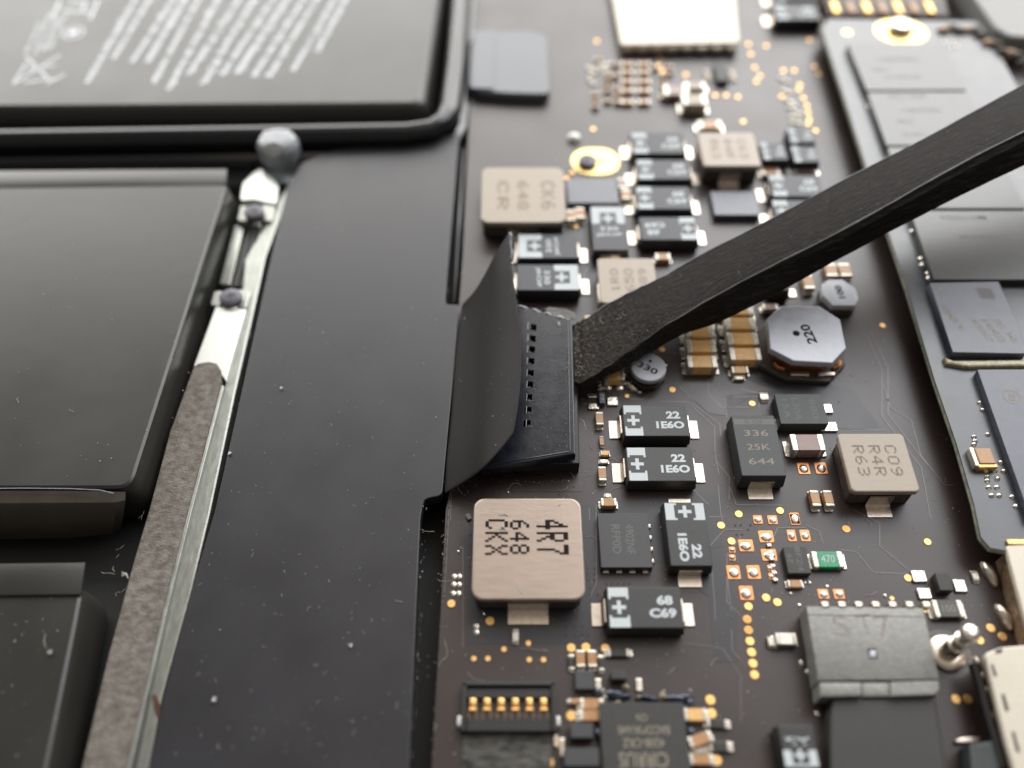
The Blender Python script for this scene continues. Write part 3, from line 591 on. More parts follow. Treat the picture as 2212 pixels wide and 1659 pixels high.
obj('ridge_highlight', tube('wr', rp_, lambda t: .07+.15*min(1,t*2.2)*(0.75+.25*math.sin(t*40)), 6), 'ridgeglint', sg)  # added paler strip painting the light caught along the ridge
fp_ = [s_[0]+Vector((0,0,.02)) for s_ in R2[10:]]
obj('far_edge_highlight', tube('wf', fp_, lambda t: .05+.05*abs(math.sin(t*23)), 5), 'rimglint', sg)  # thin bluish strip standing in for the rim highlight on the far edge
stuff(obj('scratch_fibres', fibre_mesh('nicks', nicks, .02), 'lint', sg))
# ------------------------------------------------------------------ component builders
def terminal(parent, x, y, wd, dp, h=.9, side=1, ax='x', m='tin', foot=1.2):
    """L-shaped lead: upright tab against the body and a flat foot on the solder"""
    if ax == 'x': pts = [(0,h),(.12*side,h+.02),(.16*side,.22),(foot*side,.16)]
    vs = []; t = .10
    prof = [(-.02*side, h), (.12*side, h), (.17*side, .30), (.34*side, .17), (foot*side, .14), (foot*side, .03), (.05*side, .03), (-.02*side, .2)]
    r0 = []; r1 = []
    for a, z in prof:
        if ax == 'x': r0.append((x+a, y-wd/2, z)); r1.append((x+a, y+wd/2, z))
        else: r0.append((x-wd/2, y+a, z)); r1.append((x+wd/2, y+a, z))
    me = flipcheck(loft('terminal', [r0, r1])); return obj('terminal', me, m, parent)
def solder_pad(parent, x, y, wd, dp, h=.1, m='solder'):
    return obj('solder_pad', dome('fillet', .5, h, 12, 4, wd, dp), m, parent, (x, y, .02))
def base_loc(c, H, top):  # centre is already ground position of the top face
    return (c.x, c.y, 0)
def tantalum(label, t, x0, x1, y0, y1, H, rot, lines, style='A', m='tant', terms=(1,1), group='black tantalum capacitors', px=False, foot=1.25):
    c, wd, dp = (box_px if px else (lambda *a: box_t(t, *a)))(x0, x1, y0, y1, H)
    L, Wd = (wd, dp) if rot in (0,180) else (dp, wd)
    T = thing('tantalum_capacitor', label, 'capacitor', (c.x, c.y, 0), R(rot), group)
    L2, W2 = L+.30, Wd+.34
    rings = []
    for z, i in ((.12,.12),(.62,0),(H-.1,.16),(H-.03,.18),(H,.24)): rings.append([(x,y,z) for x,y in rr(L2-2*i, W2-2*i, .12, 3)])
    obj('body', loft('body', rings), m, T)
    for k, s in enumerate((-1,1)):
        if terms[k]: terminal(T, s*(L2/2-.02), 0, Wd*.56, 0, H*.62, s, foot=foot)
    z = H+.008
    if style == 'A':
        bx = -L/2+L*.155; bw = L*.27; hw = Wd/2
        polys = []
        for s in (1,-1):
            polys.append([(bx-bw/2, s*hw*.97),(bx+bw/2, s*hw*.97),(bx+bw/2, s*hw*.40),(bx+bw/2-.22, s*hw*.40),(bx+bw/2-.22, s*hw*.52),(bx-bw/2+.22, s*hw*.52),(bx-bw/2+.22, s*hw*.40),(bx-bw/2, s*hw*.40)])
        pl = Wd*.165; tk = Wd*.045
        for q_ in polys: obj('polarity_mark', flats('mark', [q_], z), 'print', T)
        obj('plus_sign', flats('plus', [[(bx-pl,-tk),(bx-tk,-tk),(bx-tk,-pl),(bx+tk,-pl),(bx+tk,-tk),(bx+pl,-tk),(bx+pl,tk),(bx+tk,tk),(bx+tk,pl),(bx-tk,pl),(bx-tk,tk),(bx-pl,tk)]], z), 'print', T)
        if lines:
            obj('marking', text_mesh(lines[0], L*.215, Wd*.235, .045, 0, L*.275, Wd*.175, z), 'print', T)
            obj('marking', text_mesh(lines[1], L*(.43 if len(lines[1])>3 else .36), Wd*.235, .045, 0, L*(.215 if len(lines[1])>3 else .235), -Wd*.14, z), 'print', T)
    if style == 'B':
        bw = L*.40
        obj('polarity_mark', flat('mark', [(-L/2+.05,-Wd*.48),(-L/2+bw,-Wd*.48),(-L/2+bw,-Wd*.30),(-L/2+bw*.96,-Wd*.28),(-L/2+bw*.96,Wd*.28),(-L/2+bw,Wd*.30),(-L/2+bw,Wd*.48),(-L/2+.05,Wd*.48)], z), 'print', T)
        q = Wd*.24; bx = -L/2+bw*.70
        obj('dark_square', flat('sq', [(bx-q,-q),(bx+q*1.15,-q),(bx+q*1.15,q),(bx-q,q)], z+.006), m, T)
        pl = q*.72; tk = q*.20
        obj('plus_sign', flats('plus', [[(bx-pl,-tk),(bx-tk,-tk),(bx-tk,-pl),(bx+tk,-pl),(bx+tk,-tk),(bx+pl,-tk),(bx+pl,tk),(bx+tk,tk),(bx+tk,pl),(bx-tk,pl),(bx-tk,tk),(bx-pl,tk)]], z+.012), 'print', T)
        obj('marking', text_mesh(lines[0], Wd*.55, L*.095, .02, 90, L*.015, 0, z), 'print', T)
        obj('marking', text_mesh(lines[1], Wd*.76, L*.095, .02, 90, L*.155, 0, z), 'print', T)
    return T
def mlcc(label, px, py, L, Wd, H, vert, m='ceramic', grp='ochre ceramic capacitors', rot=0, pads=True, name='ceramic_capacitor', cat='capacitor', h=None):
    p = at(px, py, H); T = thing(name, label, cat, (p.x, p.y, 0), R(90 if vert else 0)+R(rot), grp)
    e = L*.185
    key = ('ml', round(L,2), round(Wd,2), round(H,2))
    if key not in _pads:
        _pads[key] = (slab('b', L-2*e+.02, Wd*.97, .08, H*.985, .06, .05, n=3), slab('e', e, Wd, .04, H, .10, .09, n=3), slab('fillet', e*1.15, Wd*.94, .0, .10+H*.06, .1, .07, n=3))
    b, en, pd = _pads[key]
    bb = b.copy() if b.materials and b.materials[0] != M[m] else b
    if bb is not b: bb.materials.clear()
    obj('ceramic_body', bb, m, T)
    for s in (-1,1):
        obj('end_cap', en, 'captin', T, (s*(L/2-e/2), 0, 0))
        if pads: obj('solder_pad', pd, 'solder', T, (s*(L/2+e*.15), 0, .02))
    return T
def inductor(label, t, x0, x1, y0, y1, H, core, r=.9, marks=(), mm='ink', termlist=('S',), px=False, group='square beige inductors', overhang=.25):
    c, wd, dp = (box_px if px else (lambda *a: box_t(t, *a)))(x0, x1, y0, y1, H)
    T = thing('power_inductor', label, 'inductor', (c.x, c.y, 0), 0, group)
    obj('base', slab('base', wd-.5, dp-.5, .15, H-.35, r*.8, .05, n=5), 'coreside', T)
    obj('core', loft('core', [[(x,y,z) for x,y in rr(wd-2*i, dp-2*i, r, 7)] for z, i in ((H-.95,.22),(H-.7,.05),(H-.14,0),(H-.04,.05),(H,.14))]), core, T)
    for q in termlist:
        if q == 'S': terminal(T, 0, -dp/2+.10, wd*.36, 0, H*.62, -1, 'y', foot=1.5)
        if q == 'N': terminal(T, 0, dp/2-.10, wd*.36, 0, H*.62, 1, 'y', foot=.55)
    for (s, ww, hh, rot, mx, my, kind) in marks:
        me = dots_mesh(s, ww*dp if rot in (90,-90) else ww*wd, hh*wd if rot in (90,-90) else hh*dp, rot, mx*wd, my*dp, H+.01) 
        obj('marking', me, mm, T)
    return T
def chip(label, t, x0, x1, y0, y1, H, m='ic', marks=(), mm='laser', px=False, name='integrated_circuit', cat='chip', group='flat black chips', pins=(), rot=0, bev=.05, r=.08, cut=0):
    c, wd, dp = (box_px if px else (lambda *a: box_t(t, *a)))(x0, x1, y0, y1, H)
    T = thing(name, label, cat, (c.x, c.y, 0), R(rot), group)
    obj('package', slab('package', wd, dp, .06, H, r, bev, n=3), m, T)
    for (s, ww, hh, rt, mx, my) in marks:
        obj('marking', text_mesh(s, ww, hh, .004, rt, mx, my, H+.008), mm, T)
    for (x, y, pw, pd) in pins:
        obj('pin', slab('pin', pw, pd, .02, .30, .06, .08, n=3), 'solder', T, (x, y, 0))
    T['_wd'] = wd; T['_dp'] = dp
    return T
# ------------------------------------------------------------------ tantalum capacitors, near group
tantalum('black capacitor printed 22 1E6O, upper of the two stacked right of the plug', 'A', 150, 857, 262, 600, 2.0, 0, ('22','1E6O'))
tantalum('black capacitor printed 22 1E6O, lower of the two stacked right of the plug', 'A', 190, 920, 722, 1090, 2.0, 0, ('22','1E6O'))
tantalum('black capacitor printed 22 1E6O standing lengthwise right of the square grey chip', 'E', 905, 1350, 212, 910, 2.0, -90, ('22','1E6O'))
tantalum('black capacitor printed 68 C69 below the square grey chip', 'E', 255, 1068, 1138, 1583, 2.0, 0, ('68','C69'))
T5 = tantalum('tall grey-green capacitor with faint 336 25K 644 lettering', 'A', 1385, 1858, 372, 1035, 2.6, -90, (), style='N', m='tantg', terms=(0,1))
L5 = 7.2
obj('stripe', flat('stripe', [(-3.3,-2.2),(-2.6,-2.2),(-2.6,2.2),(-3.3,2.2)], 2.607), 'laser', T5)
for s, y, mx in (('K OF',1.9,-2.95),('336',2.6,-1.5),('25K',2.5,.25),('644',2.7,2.05)):
    obj('marking', text_mesh(s, y, .75 if mx > -2 else .5, .0, 90, mx, 0, 2.612), 'laserg' if mx > -2 else 'tantg', T5)
# ------------------------------------------------------------------ 330 capacitors, middle distance
tantalum('slate capacitor printed 330 j6OF with its white end at left, just below the pale inductor', 'O', 665, 1310, 890, 1150, 1.9, 0, ('330','j6OF'), 'B', 'tantb')
tantalum('slate capacitor printed 330 j6OF with its white end at right, nearest to the plug', 'O', 655, 1325, 1220, 1500, 1.9, 180, ('330','j6OF'), 'B', 'tantb')
tantalum('slate capacitor printed 330 j6OF standing lengthwise with its white end away from us', 'O', 1465, 1840, 590, 1065, 1.9, -90, ('330','j6OF'), 'B', 'tantb')
tantalum('blurred C69 capacitor at the far end of the stack of four beside the gold ring', 'M', 415, 875, 935, 1115, 1.9, 0, ('68','C69'), m='tantb')
tantalum('blurred C69 capacitor second from the far end of the stack of four', 'M', 460, 930, 1170, 1340, 1.9, 0, ('68','C69'), m='tantb')
tantalum('blurred C69 capacitor third from the far end of the stack of four', 'M', 455, 930, 1405, 1600, 1.9, 0, ('68','C69'), m='tantb')
tantalum('blurred capacitor with upside-down lettering at the near end of the stack of four', 'M', 1383, 1505, 469, 518, 1.9, 180, ('68','C69'), m='tantb', px=True)
tantalum('blurred capacitor at the top edge of the picture right of the bright shield can', 'M', 1672, 1768, 8, 42, 1.9, 0, ('68','C69'), m='tantb', px=True)
tantalum('blurred capacitor behind it at the very top edge, right of the bright shield can'.replace('behind it','farther back'), 'M', 1670, 1762, -30, -2, 1.9, 0, ('68','C69'), m='tantb', px=True)
tantalum('blurred black capacitor right of the distant beige inductor, short one', 'M', 1645, 1698, 308, 345, 1.9, 0, ('68','C69'), m='tantb', px=True, terms=(0,0))
tantalum('blurred capacitor farther from us of the pair left of the module card', 'M', 1704, 1758, 277, 308, 1.9, 0, ('68','C69'), m='tantb', px=True, terms=(0,0))
tantalum('blurred capacitor nearer to us of the pair left of the module card', 'M', 1712, 1766, 316, 350, 1.9, 0, ('68','C69'), m='tantb', px=True, terms=(0,0))
tantalum('blurred wide capacitor just beyond the spudger shaft, left of the module card', 'M', 1664, 1774, 378, 424, 1.9, 0, ('68','C69'), m='tantb', px=True, terms=(1,0))
tantalum('blurred capacitor half hidden behind the spudger shaft', 'M', 1672, 1784, 432, 480, 1.9, 0, ('68','C69'), m='tantb', px=True, terms=(1,0))
tantalum('small black capacitor with a bright lead peeking out under the spudger', 'M', 1660, 1703, 598, 627, 1.9, 0, ('22','1E'), m='tant', px=True, terms=(0,1), style='N')
tantalum('small black capacitor with a bold white plus mark left of the black cable', 'I', 490, 865, 1190, 1650, 2.2, 90, ('77','A2'), 'B', 'tant', terms=(0,0))
# ------------------------------------------------------------------ inductors
L2 = inductor('large beige inductor printed 4R7 648 CKX, nearest of the square ones', 'D', 722, 1925, 170, 1275, 2.8, 'coreA', 1.1,
   [('4R7',.345,.285,-90,.225,.10,0),('648',.335,.175,-90,-.075,.10,0),('CKX',.355,.205,-90,-.285,.10,0)], 'ink', ('S','N'))
obj('moulding_flash', slab('flash', .5, .7, 1.9, 2.5, .1, .1), 'coreside', L2, (-6.0,3.5,0)).rotation_euler = (0,0,.5)
mk = []
for pl in ([(1030,360),(1060,345),(1090,352),(1110,368)], [(1045,450),(1050,480),(1085,510),(1095,530)], [(1010,500),(1060,520)], [(1215,1120),(1265,1215)], [(1650,255),(1680,235)]):
    mk.append([at(*P('D', x, y), 2.83) for x, y in pl])
mkm = fibre_mesh('scuffs', [[p-Vector((L2.location.x, L2.location.y, 0)) for p in q] for q in mk], .07, 4)
stuff(obj('bright_scuffs', mkm, 'dust', L2))
inductor('beige inductor with faint brown dot lettering, right of the grey-green capacitor', 'C', 330, 1040, 548, 1160, 3.0, 'coreB', .5,
   [('C09',.52,.17,-90,.24,.03,0),('R4R',.52,.17,-90,.0,.03,0),('R63',.52,.17,-90,-.24,.03,0)], 'inkbrown', ('S',))
inductor('pale inductor with soft blurred lettering at the upper left of the board', 'O', 262, 1172, 160, 765, 2.9, 'coreB', 1.1,
   [('CK6',.5,.16,-90,.30,-.02,0),('648',.5,.13,-90,.0,-.02,0),('CR',.5,.13,-90,-.24,-.02,0)], 'inkbrown', ('S',))
inductor('beige inductor printed 1R0 650 889, partly behind the spudger', 'O', 1540, 2170, 1150, 1640, 2.6, 'coreB', .5,
   [('1R0',.5,.14,90,-.22,.0,0),('650',.5,.15,90,.03,.0,0),('889',.5,.14,90,.27,.0,0)], 'inkbrown', ('N',))
for sx in (-1,): 
    c_ = at(1284,660,1.2); 
inductor('small blurred beige inductor beyond the spudger, with a bright lead at its foot', 'M', 1012, 1512, 930, 1225, 3.2, 'coreB', .4,
   [('C63',.55,.15,-90,.24,.0,0),('R4R',.55,.15,-90,.0,.0,0),('R63',.55,.15,-90,-.24,.0,0)], 'inkbrown', ('S',))
# octagonal and round ferrite inductors
def octa(pts, h): return [tuple(at(*P(*q), h).xy) for q in pts]
def ferrite(label, pts, H, text, tw, trot, tcx, tcy, dot=None, basew=1.15, name='ferrite_inductor'):
    poly = ccw(octa(pts, H)); cx = sum(p[0] for p in poly)/len(poly); cy = sum(p[1] for p in poly)/len(poly)
    T = thing(name, label, 'inductor', (cx, cy, 0), 0, 'grey ferrite inductors'); pl = [(x-cx, y-cy) for x, y in poly]
    obj('flange', prism('flange', pl, H-.8, H, .14), 'ferrite', T)
    obj('winding', prism('winding', offset(pl, .8), .5, H-.8, .01), 'copper', T)
    obj('core_base', prism('base', [(x*basew, y*basew) for x, y in pl], .08, .75, .15), 'coreside', T)
    obj('marking', text_mesh(text, tw, tw*.40, .03, trot, tcx, tcy, H+.01), 'ink', T)
    if dot: obj('polarity_dot', disc('dot', dot[2], H, H+.02, 14, .005, dot[0], dot[1]), 'ink', T)
    return T
f1 = ferrite('large grey octagonal inductor marked 220', [('B',1050,562),('B',1385,562),('B',1565,680),('B',1622,930),('B',1500,1060),('B',1160,1042),('B',955,935),('B',930,672)], 3.4, '220', 2.9, 100, .25, -.1, (-1.15,.0,.42))
for x, y, r_ in ((-3.1,-3.0,-.7),(3.6,-2.8,.75)):
    o = obj('wire_end', tube('we', [(-.6,0,.9),(0,-.3,1.1),(.7,0,1.0)], .26, 8), 'copper', f1, (x, y, 0)); o.rotation_euler = (0,0,r_)
for x, wd in ((-.9,2.2),(2.2,2.0)): obj('wire_lead', slab('wl', wd, .5, .75, 1.1, .1, .1), 'tin', f1, (x,-4.1,0))
ferrite('small grey octagonal inductor marked 100, beyond the large one', [('B',1470,332),('B',1590,332),('B',1700,410),('B',1730,500),('B',1700,560),('B',1500,560),('B',1412,470),('B',1408,372)], 1.9, '100', 2.1, 95, 0, 0, basew=1.02)
p = at(1401.4,792.6,1.9); f3 = thing('ferrite_inductor', 'round grey inductor marked 330 beside the spudger tip', 'inductor', (p.x,p.y,0), 0, 'grey ferrite inductors')
obj('flange', disc('fl', 2.02, 1.35, 1.9, 40, .10), 'ferrite', f3); obj('rim', disc('rim', 2.06, 1.28, 1.5, 40, .04), 'ferriteside', f3)
obj('winding', disc('wd', 1.5, .5, 1.3, 24, .02), 'icdark', f3)
obj('core_base', prism('cb', [(2.1*math.cos(R(22.5+45*k)), 2.1*math.sin(R(22.5+45*k))) for k in range(8)], .05, .6, .1), 'coreside', f3)
obj('marking', text_mesh('330', 2.5, .85, .02, -32, -.15, -.15, 1.91), 'ink', f3); obj('polarity_dot', disc('dot', .2, 1.9, 1.92, 12, .005, .25, .85), 'ink', f3)
for x, y, a in ((-1.9,-1.55,-.75),(1.85,1.1,.6)):
    o = obj('terminal', dome('t', .6, .45, 12, 4, 1.5, .8), 'solder', f3, (x, y, .03)); o.rotation_euler = (0,0,a)
obj('terminal', dome('t', .3, .3, 10, 4, 1.1, .9), 'solder', f3, (-1.05,-2.3,.03))
# ------------------------------------------------------------------ ochre ceramic stacks
for k, (x, y) in enumerate([(1516.9,780.3),(1514.4,747),(1512,715.9),(1509,684),(1506,653)]):
    mlcc(['nearest','second from the near end','third from the near end','fourth from the near end','far hidden'][k]+' ochre capacitor of the left column under the spudger', x, y, 3.45, 1.75, 1.6, False, 'ceramic', 'ochre capacitors in the left column')
for k, (x, y) in enumerate([(1610.5,764),(1604.5,730.8),(1599,698),(1594.5,667),(1590,636)]):
    mlcc(['nearest','second from the near end','third from the near end','fourth from the near end','far hidden'][k]+' ochre capacitor of the right column, left of the octagonal inductor', x, y, 3.7, 1.8, 1.6, False, 'ceramic', 'ochre capacitors in the right column')
mlcc('small ochre capacitor just below the right ochre column', 1598.7, 797.8, 2.0, 1.0, .9, False, 'ceramic')
mlcc('tiny tin-ended part at the foot of the right ochre column', 1597.5, 815, 1.3, .6, .5, False, 'captin', 'tiny tin-ended parts')
mlcc('left one of two ochre capacitors beyond the small octagonal inductor', 1795.9, 582, 2.2, 1.5, .9, True, 'ceramicb')
mlcc('right one of two ochre capacitors beyond the small octagonal inductor', 1825.6, 582, 2.2, 1.5, .9, True, 'ceramicb')
mlcc('brown capacitor between the spudger and the small octagonal inductor', 1746.3, 607, 2.5, 1.3, 1.0, True, 'ceramicb')
mlcc('pink capacitor against the far left corner of the large octagonal inductor', 1664.5, 662, 1.9, 1.0, .8, False, 'ceramicp')
mlcc('copper capacitor at the right end of the stack of four, near the spudger', 1432, 553, 1.9, 1.2, .9, False, 'ceramicb')
mlcc('ochre capacitor squeezed under the near edge of the spudger tip', 1327, 808, 2.3, 1.6, 1.2, False, 'ceramic')
mlcc('ochre capacitor touching the far corner of the spudger tip', 1273, 690, 1.3, 1.2, .9, True, 'ceramic')
mlcc('ochre capacitor standing lengthwise left of the upper 22 capacitor', 1295, 903, 1.75, .85, .85, True, 'ceramicb')
mlcc('small brown capacitor between the two 22 capacitors and the socket', 1299.5, 951, 1.15, .5, .5, True, 'ceramicb')
mlcc('tiny ochre capacitor lying crosswise left of the lower 22 capacitor', 1307, 978, 1.0, .62, .55, False, 'ceramic')
mlcc('tiny pale part directly below the crosswise ochre capacitor', 1304.5, 996, .95, .5, .4, False, 'captin', 'tiny tin-ended parts')
mlcc('ochre capacitor lengthwise left of the lower 22 capacitor', 1301, 1022.5, 1.75, .85, .85, True, 'ceramicb')
mlcc('ochre capacitor lying crosswise just beyond the square grey chip', 1315, 1084, 1.65, .95, .9, False, 'ceramicb')
mlcc('tiny pale part beyond the crosswise ochre capacitor near the grey chip', 1312.5, 1070, .7, .5, .35, False, 'captin', 'tiny tin-ended parts')
mlcc('large pinkish-brown capacitor between the diode and the beige inductor', 1745, 955, 3.6, 2.1, 1.6, False, 'ceramicp')
for k, (x, y) in enumerate([P('C',30,1225), P('C',170,1225)]):
    mlcc(('left','right')[k]+' one of the ochre pair at the near left corner of the beige dot-lettered inductor', x, y, 1.9, .95, .9, True, 'ceramicb')
for k, (x, y) in enumerate([P('H',238,468), P('H',365,468)]):
    mlcc(('left','right')[k]+' brown capacitor of the pair right above the six-contact connector', x, y, 1.6, .85, .7, True, 'ceramicb')
mlcc('small tin-ended capacitor left of the grey plug housing', *P('I',545,250), 2.0, 1.15, .9, False, 'captin', 'pale tin-ended capacitors')
mlcc('small tin block at its left end beside the gold dots'.replace('its left end','the left end of a tin-ended capacitor,'), *P('I',398,280), .9, .95, .5, True, 'captin', 'pale tin-ended capacitors')
mlcc('ochre capacitor at the lower right of the small bristled chip', *P('F',75,705), 1.5, .8, .5, False, 'ceramicb')
mlcc('cream capacitor at the near left corner of the engraved chip, upper', *P('H',360,960), 2.2, 1.0, .7, False, 'ceramicb')
mlcc('cream capacitor left of the engraved chip, below the upper one', *P('H',350,1085), 2.2, .95, .7, False, 'ceramicb')
mlcc('tiny gold-bodied part left of the engraved chip', *P('H',185,930), 1.3, .5, .4, False, 'ceramicb')
mlcc('ochre capacitor at the right edge of the engraved chip', *P('H',1490,1075), 2.1, 1.1, .8, False, 'ceramic')
mlcc('tilted brown capacitor right of the engraved chip', *P('H',1540,1345), 2.2, 1.0, .9, False, 'ceramicb', rot=18)
mlcc('ochre capacitor beside the gold dot at the bottom edge', *P('H',1555,1565), 2.1, .9, .7, False, 'ceramicb')
mlcc('short tin part right of the engraved chip, above the lowest ochre capacitor', *P('H',1515,1455), 1.4, .7, .4, False, 'captin', 'tiny tin-ended parts')
def twopad(label, x, y, L=1.5, Wd=.8, m='resblack', vert=False, H=.4, rot=0):
    return mlcc(label, x, y, L, Wd, H, vert, m, 'tiny black chip resistors', rot, True, 'chip_resistor', 'resistor')
twopad('black chip resistor right above the engraved chip', *P('H',650,400), 2.2, .8)
twopad('black resistor in two pieces right of the engraved chip, upper', *P('H',1728,1175), 2.0, .8, rot=-4)
twopad('black resistor with two tin ends right of the engraved chip, lower', *P('H',1755,1425), 2.0, .9)
twopad('tiny resistor left of the brown capacitor pair', *P('H',140,508), 1.4, .6, vert=True)
twopad('tiny resistor right of the brown capacitor pair', *P('H',463,518), 1.4, .6, vert=True)
twopad('tiny pale resistor below the large 4R7 inductor', *P('G',1188,218), 1.25, .62, 'captin', True)
twopad('tiny tin part at the far edge of the diode', *P('A',1685,165), 1.1, 1.0, 'captin', True)
twopad('tiny part right of the three-legged chip near the shield', *P('X',1548,935), 1.1, .65, 'captin', True)
# blurred field of small parts beyond the gold ring
blk = []
for cx_, ys in ((375, (330,400,480,560,660)), (520, (330,400,480,560,660)), (620, (360,)), (745, (350,400)), (98, (590,650,700)), (205, (440,500,560,650)), (290, (540,600,660)), (120,(290,)), (270,(330,430)), (690,(430,500,560,620))):
    for y in ys: blk.append((cx_, y))
ordw = ['farthest','second','third','fourth','nearest']
colw = {375:'the left bright column beyond the gold ring',520:'the right bright column beyond the gold ring',620:'the gap under the shield can',745:'the pair right of the bright columns',98:'the leftmost short row beyond the gold ring',205:'the second short row from the left',290:'the row left of the bright columns',120:'the far left corner of the tiny field',270:'the far left pair of the tiny field',690:'the row left of the blurred pink capacitor'}
for x, y in blk:
    px_, py_ = P('M', x, y); col_ = [q[1] for q in blk if q[0] == x]
    mlcc('tiny blurred brown capacitor, '+(ordw[col_.index(y)]+' in ' if len(col_) > 1 else 'alone in ')+colw[x], px_, py_, 1.9 if x in (375,520) else 1.1, 1.0 if x in (375,520) else .6, .6, False, 'ceramicb', 'blurred field of tiny capacitors', pads=False)
for x, y in ((35,360),(60,380),(90,400),(150,370),(180,400),(210,380),(55,470),(80,500),(50,430),(120,350),(170,340),(205,330),(1720,450),(1760,480),(1740,560),(1790,580),(1770,640),(1810,660),(1790,700),(1830,690),(1815,790),(1860,800),(1810,840),(1870,845),(1880,760),(1830,740)):
    px_, py_ = P('M', x, y); mlcc('one of the tiniest blurred tin parts among the gold dots at the top', px_, py_, .8, .4, .3, False, 'captin', 'blurred specks of tin parts', pads=False)
for lb, x, y, L_, w_, h_, m_ in (('blurred pink capacitor in the far field of tiny parts',800,560,3.6,2.4,1.2,'ceramicp'),('blurred cream capacitor standing tall in the far field',960,640,3.6,2.6,1.8,'coreB'),('blurred cream part behind the tall far capacitor',965,520,3.2,1.6,1.0,'coreB'),('blurred cream part against the distant beige inductor',1095,860,3.4,1.8,.9,'ceramicb')):
    mlcc(lb, *P('M', x, y), L_, w_, h_, False, m_, 'blurred cream parts')
chip('blurred many-legged chip near the bright shield can', 'M', 1140, 1245, 330, 480, .9, 'ic', group='blurred chips', pins=[(s*1.9, -1.2+.4*k, 1.0, .18) for s in (-1,1) for k in range(7)])
for lb, x, y, v in (('blurred tin capacitor right of the pale inductor, larger',1335,655,True),('blurred ochre part right of the pale inductor, smaller',1235,680,True),('blurred pink part between the gold ring and the stack',1800,330,True),('blurred ochre part below it between mosfet and stack'.replace('below it ','') ,1840,450,True)):
    mlcc(lb, *P('O', x, y), 2.0, 1.3, .9, v, 'ceramicp' if 'pink' in lb else 'ceramicb')
for (t, x, y) in (('O',1285,815),('O',1185,290),('O',1250,230)):
    p_ = at(*P(t,x,y),0); obj('solder_dot', dome('d', .42, .25, 8, 3), 'gold', board, (p_.x,p_.y,.02))
mlcc('ochre capacitor under the far pair left of the module card', 1665, 385-16, 2.6, 1.6, .8, False, 'ceramicb'); mlcc('tin capacitor group near the module card edge', 1738, 384-18, 3.4, 1.2, .7, False, 'ceramicp')
# bright leads seen beside the 1R0 inductor
lead = thing('solder_tab', 'upright tin tab at the left side of the 1R0 inductor', 'terminal', tuple(at(1342,606,0))); p_ = at(1342,622,1.0)
lead.location = tuple(at(1279,655,0)); obj('tab', slab('tab', 1.1, 3.2, .05, 1.5, .1, .1), 'tin', lead, (1.2,.4,0))
# ------------------------------------------------------------------ chips
q = chip('square grey chip engraved 4902NF RFP0D', 'E', 165, 720, 335, 925, .95, 'ic', [('4902NF',3.3,.85,-90,.55,.1),('RFP0D',3.2,.85,-90,-.85,.1)], pins=[(-2.05+1.32*k,-3.05,.62,.5) for k in range(4)]+[(2.72,-2.0+1.3*k,.4,.45) for k in range(4)])
chip('black diode with two bright leads on its right, left of the octagonal inductor shadow'.replace('left of the octagonal inductor shadow','below the octagonal inductor'), 'B', 1022, 1435, 1330, 1590, 1.6, 'tantg', [('15A',2.6,.7,-90,-1.7,0),('L30A',3.0,.7,-90,-.5,0),('880',2.6,.7,-90,1.4,0)], 'laser', name='power_diode', cat='diode', group='power diodes', pins=[(3.1,.95,1.9,1.2),(3.1,-1.5,1.9,1.2),(-2.9,-1.2,1.5,1.5)])
chip('plain dark transistor between the gold ring and the upright capacitor', 'O', 1200, 1750, 285, 550, 1.0, 'icblue', name='transistor', cat='transistor', group='plain dark transistors')
chip('plain dark transistor just left of the spudger, below the distant beige inductor', 'M', 1118, 1510, 1445, 1650, 1.0, 'icblue', name='transistor', cat='transistor', group='plain dark transistors')
ch2 = chip('small dark chip with bristled solder edge left of the green resistor', 'F', -15, 200, 360, 610, .8, 'icdark', [('8FZ4',2.6,.55,-90,.2,.1),('47',1.1,.5,-90,-.7,.2)], pins=[(-2.35,-1.9+.75*k,.5,.35) for k in range(6)])
sq = chip('tiny three-legged chip marked P7 next to the socket', 'K', 1822, 1885, 118, 240, .7, 'icblue', [('P7',.85,.4,-90,0,0)], 'print', group='three-legged chips', pins=[(-1.05,.55,1.0,.5),(-1.05,-.75,1.0,.5),(-1.0,-1.1,1.2,.4),(1.2,-.2,1.2,1.15)])
chip('three-legged transistor near the right shield', 'X', 1020, 1215, 890, 1135, 1.1, 'icdark', name='transistor', cat='transistor', group='three-legged chips', pins=[(-1.95,.9,1.4,1.2),(-1.9,-.9,1.3,1.1),(1.85,-.1,1.2,1.3)])
chip('thin square chip above the six-contact connector, right side', 'H', 180, 385, 600, 800, .8, 'ic')
chip('black two-ended diode above the engraved chip', 'H', 570, 745, 600, 690, 1.3, 'icdark', name='small_diode', cat='diode', group='small diodes', pins=[(-1.9,-.6,.6,1.2),(1.9,-.6,.6,1.2)])
chip('thick dark part between the connector and the engraved chip, upper', 'H', 130, 375, 1165, 1330, 1.5, 'ic', name='small_diode', cat='diode', group='small diodes', pins=[(-2.3,-.6,.4,1.0),(2.2,-.6,.3,1.0)])
chip('thick dark part left of the engraved chip at the bottom edge', 'H', 60, 440, 1440, 1640, 1.5, 'ic', name='small_diode', cat='diode', group='small diodes', pins=[(-1.6,1.1,.5,1.6),(2.2,1.1,.5,1.6)])
cir = chip('large engraved chip at the bottom edge with glossy sealant along its far side', 'H', 470, 1420, 945, 2100, 1.1, 'icdark', [], group='flat black chips')
wd_, dp_ = cir['_wd'], cir['_dp']
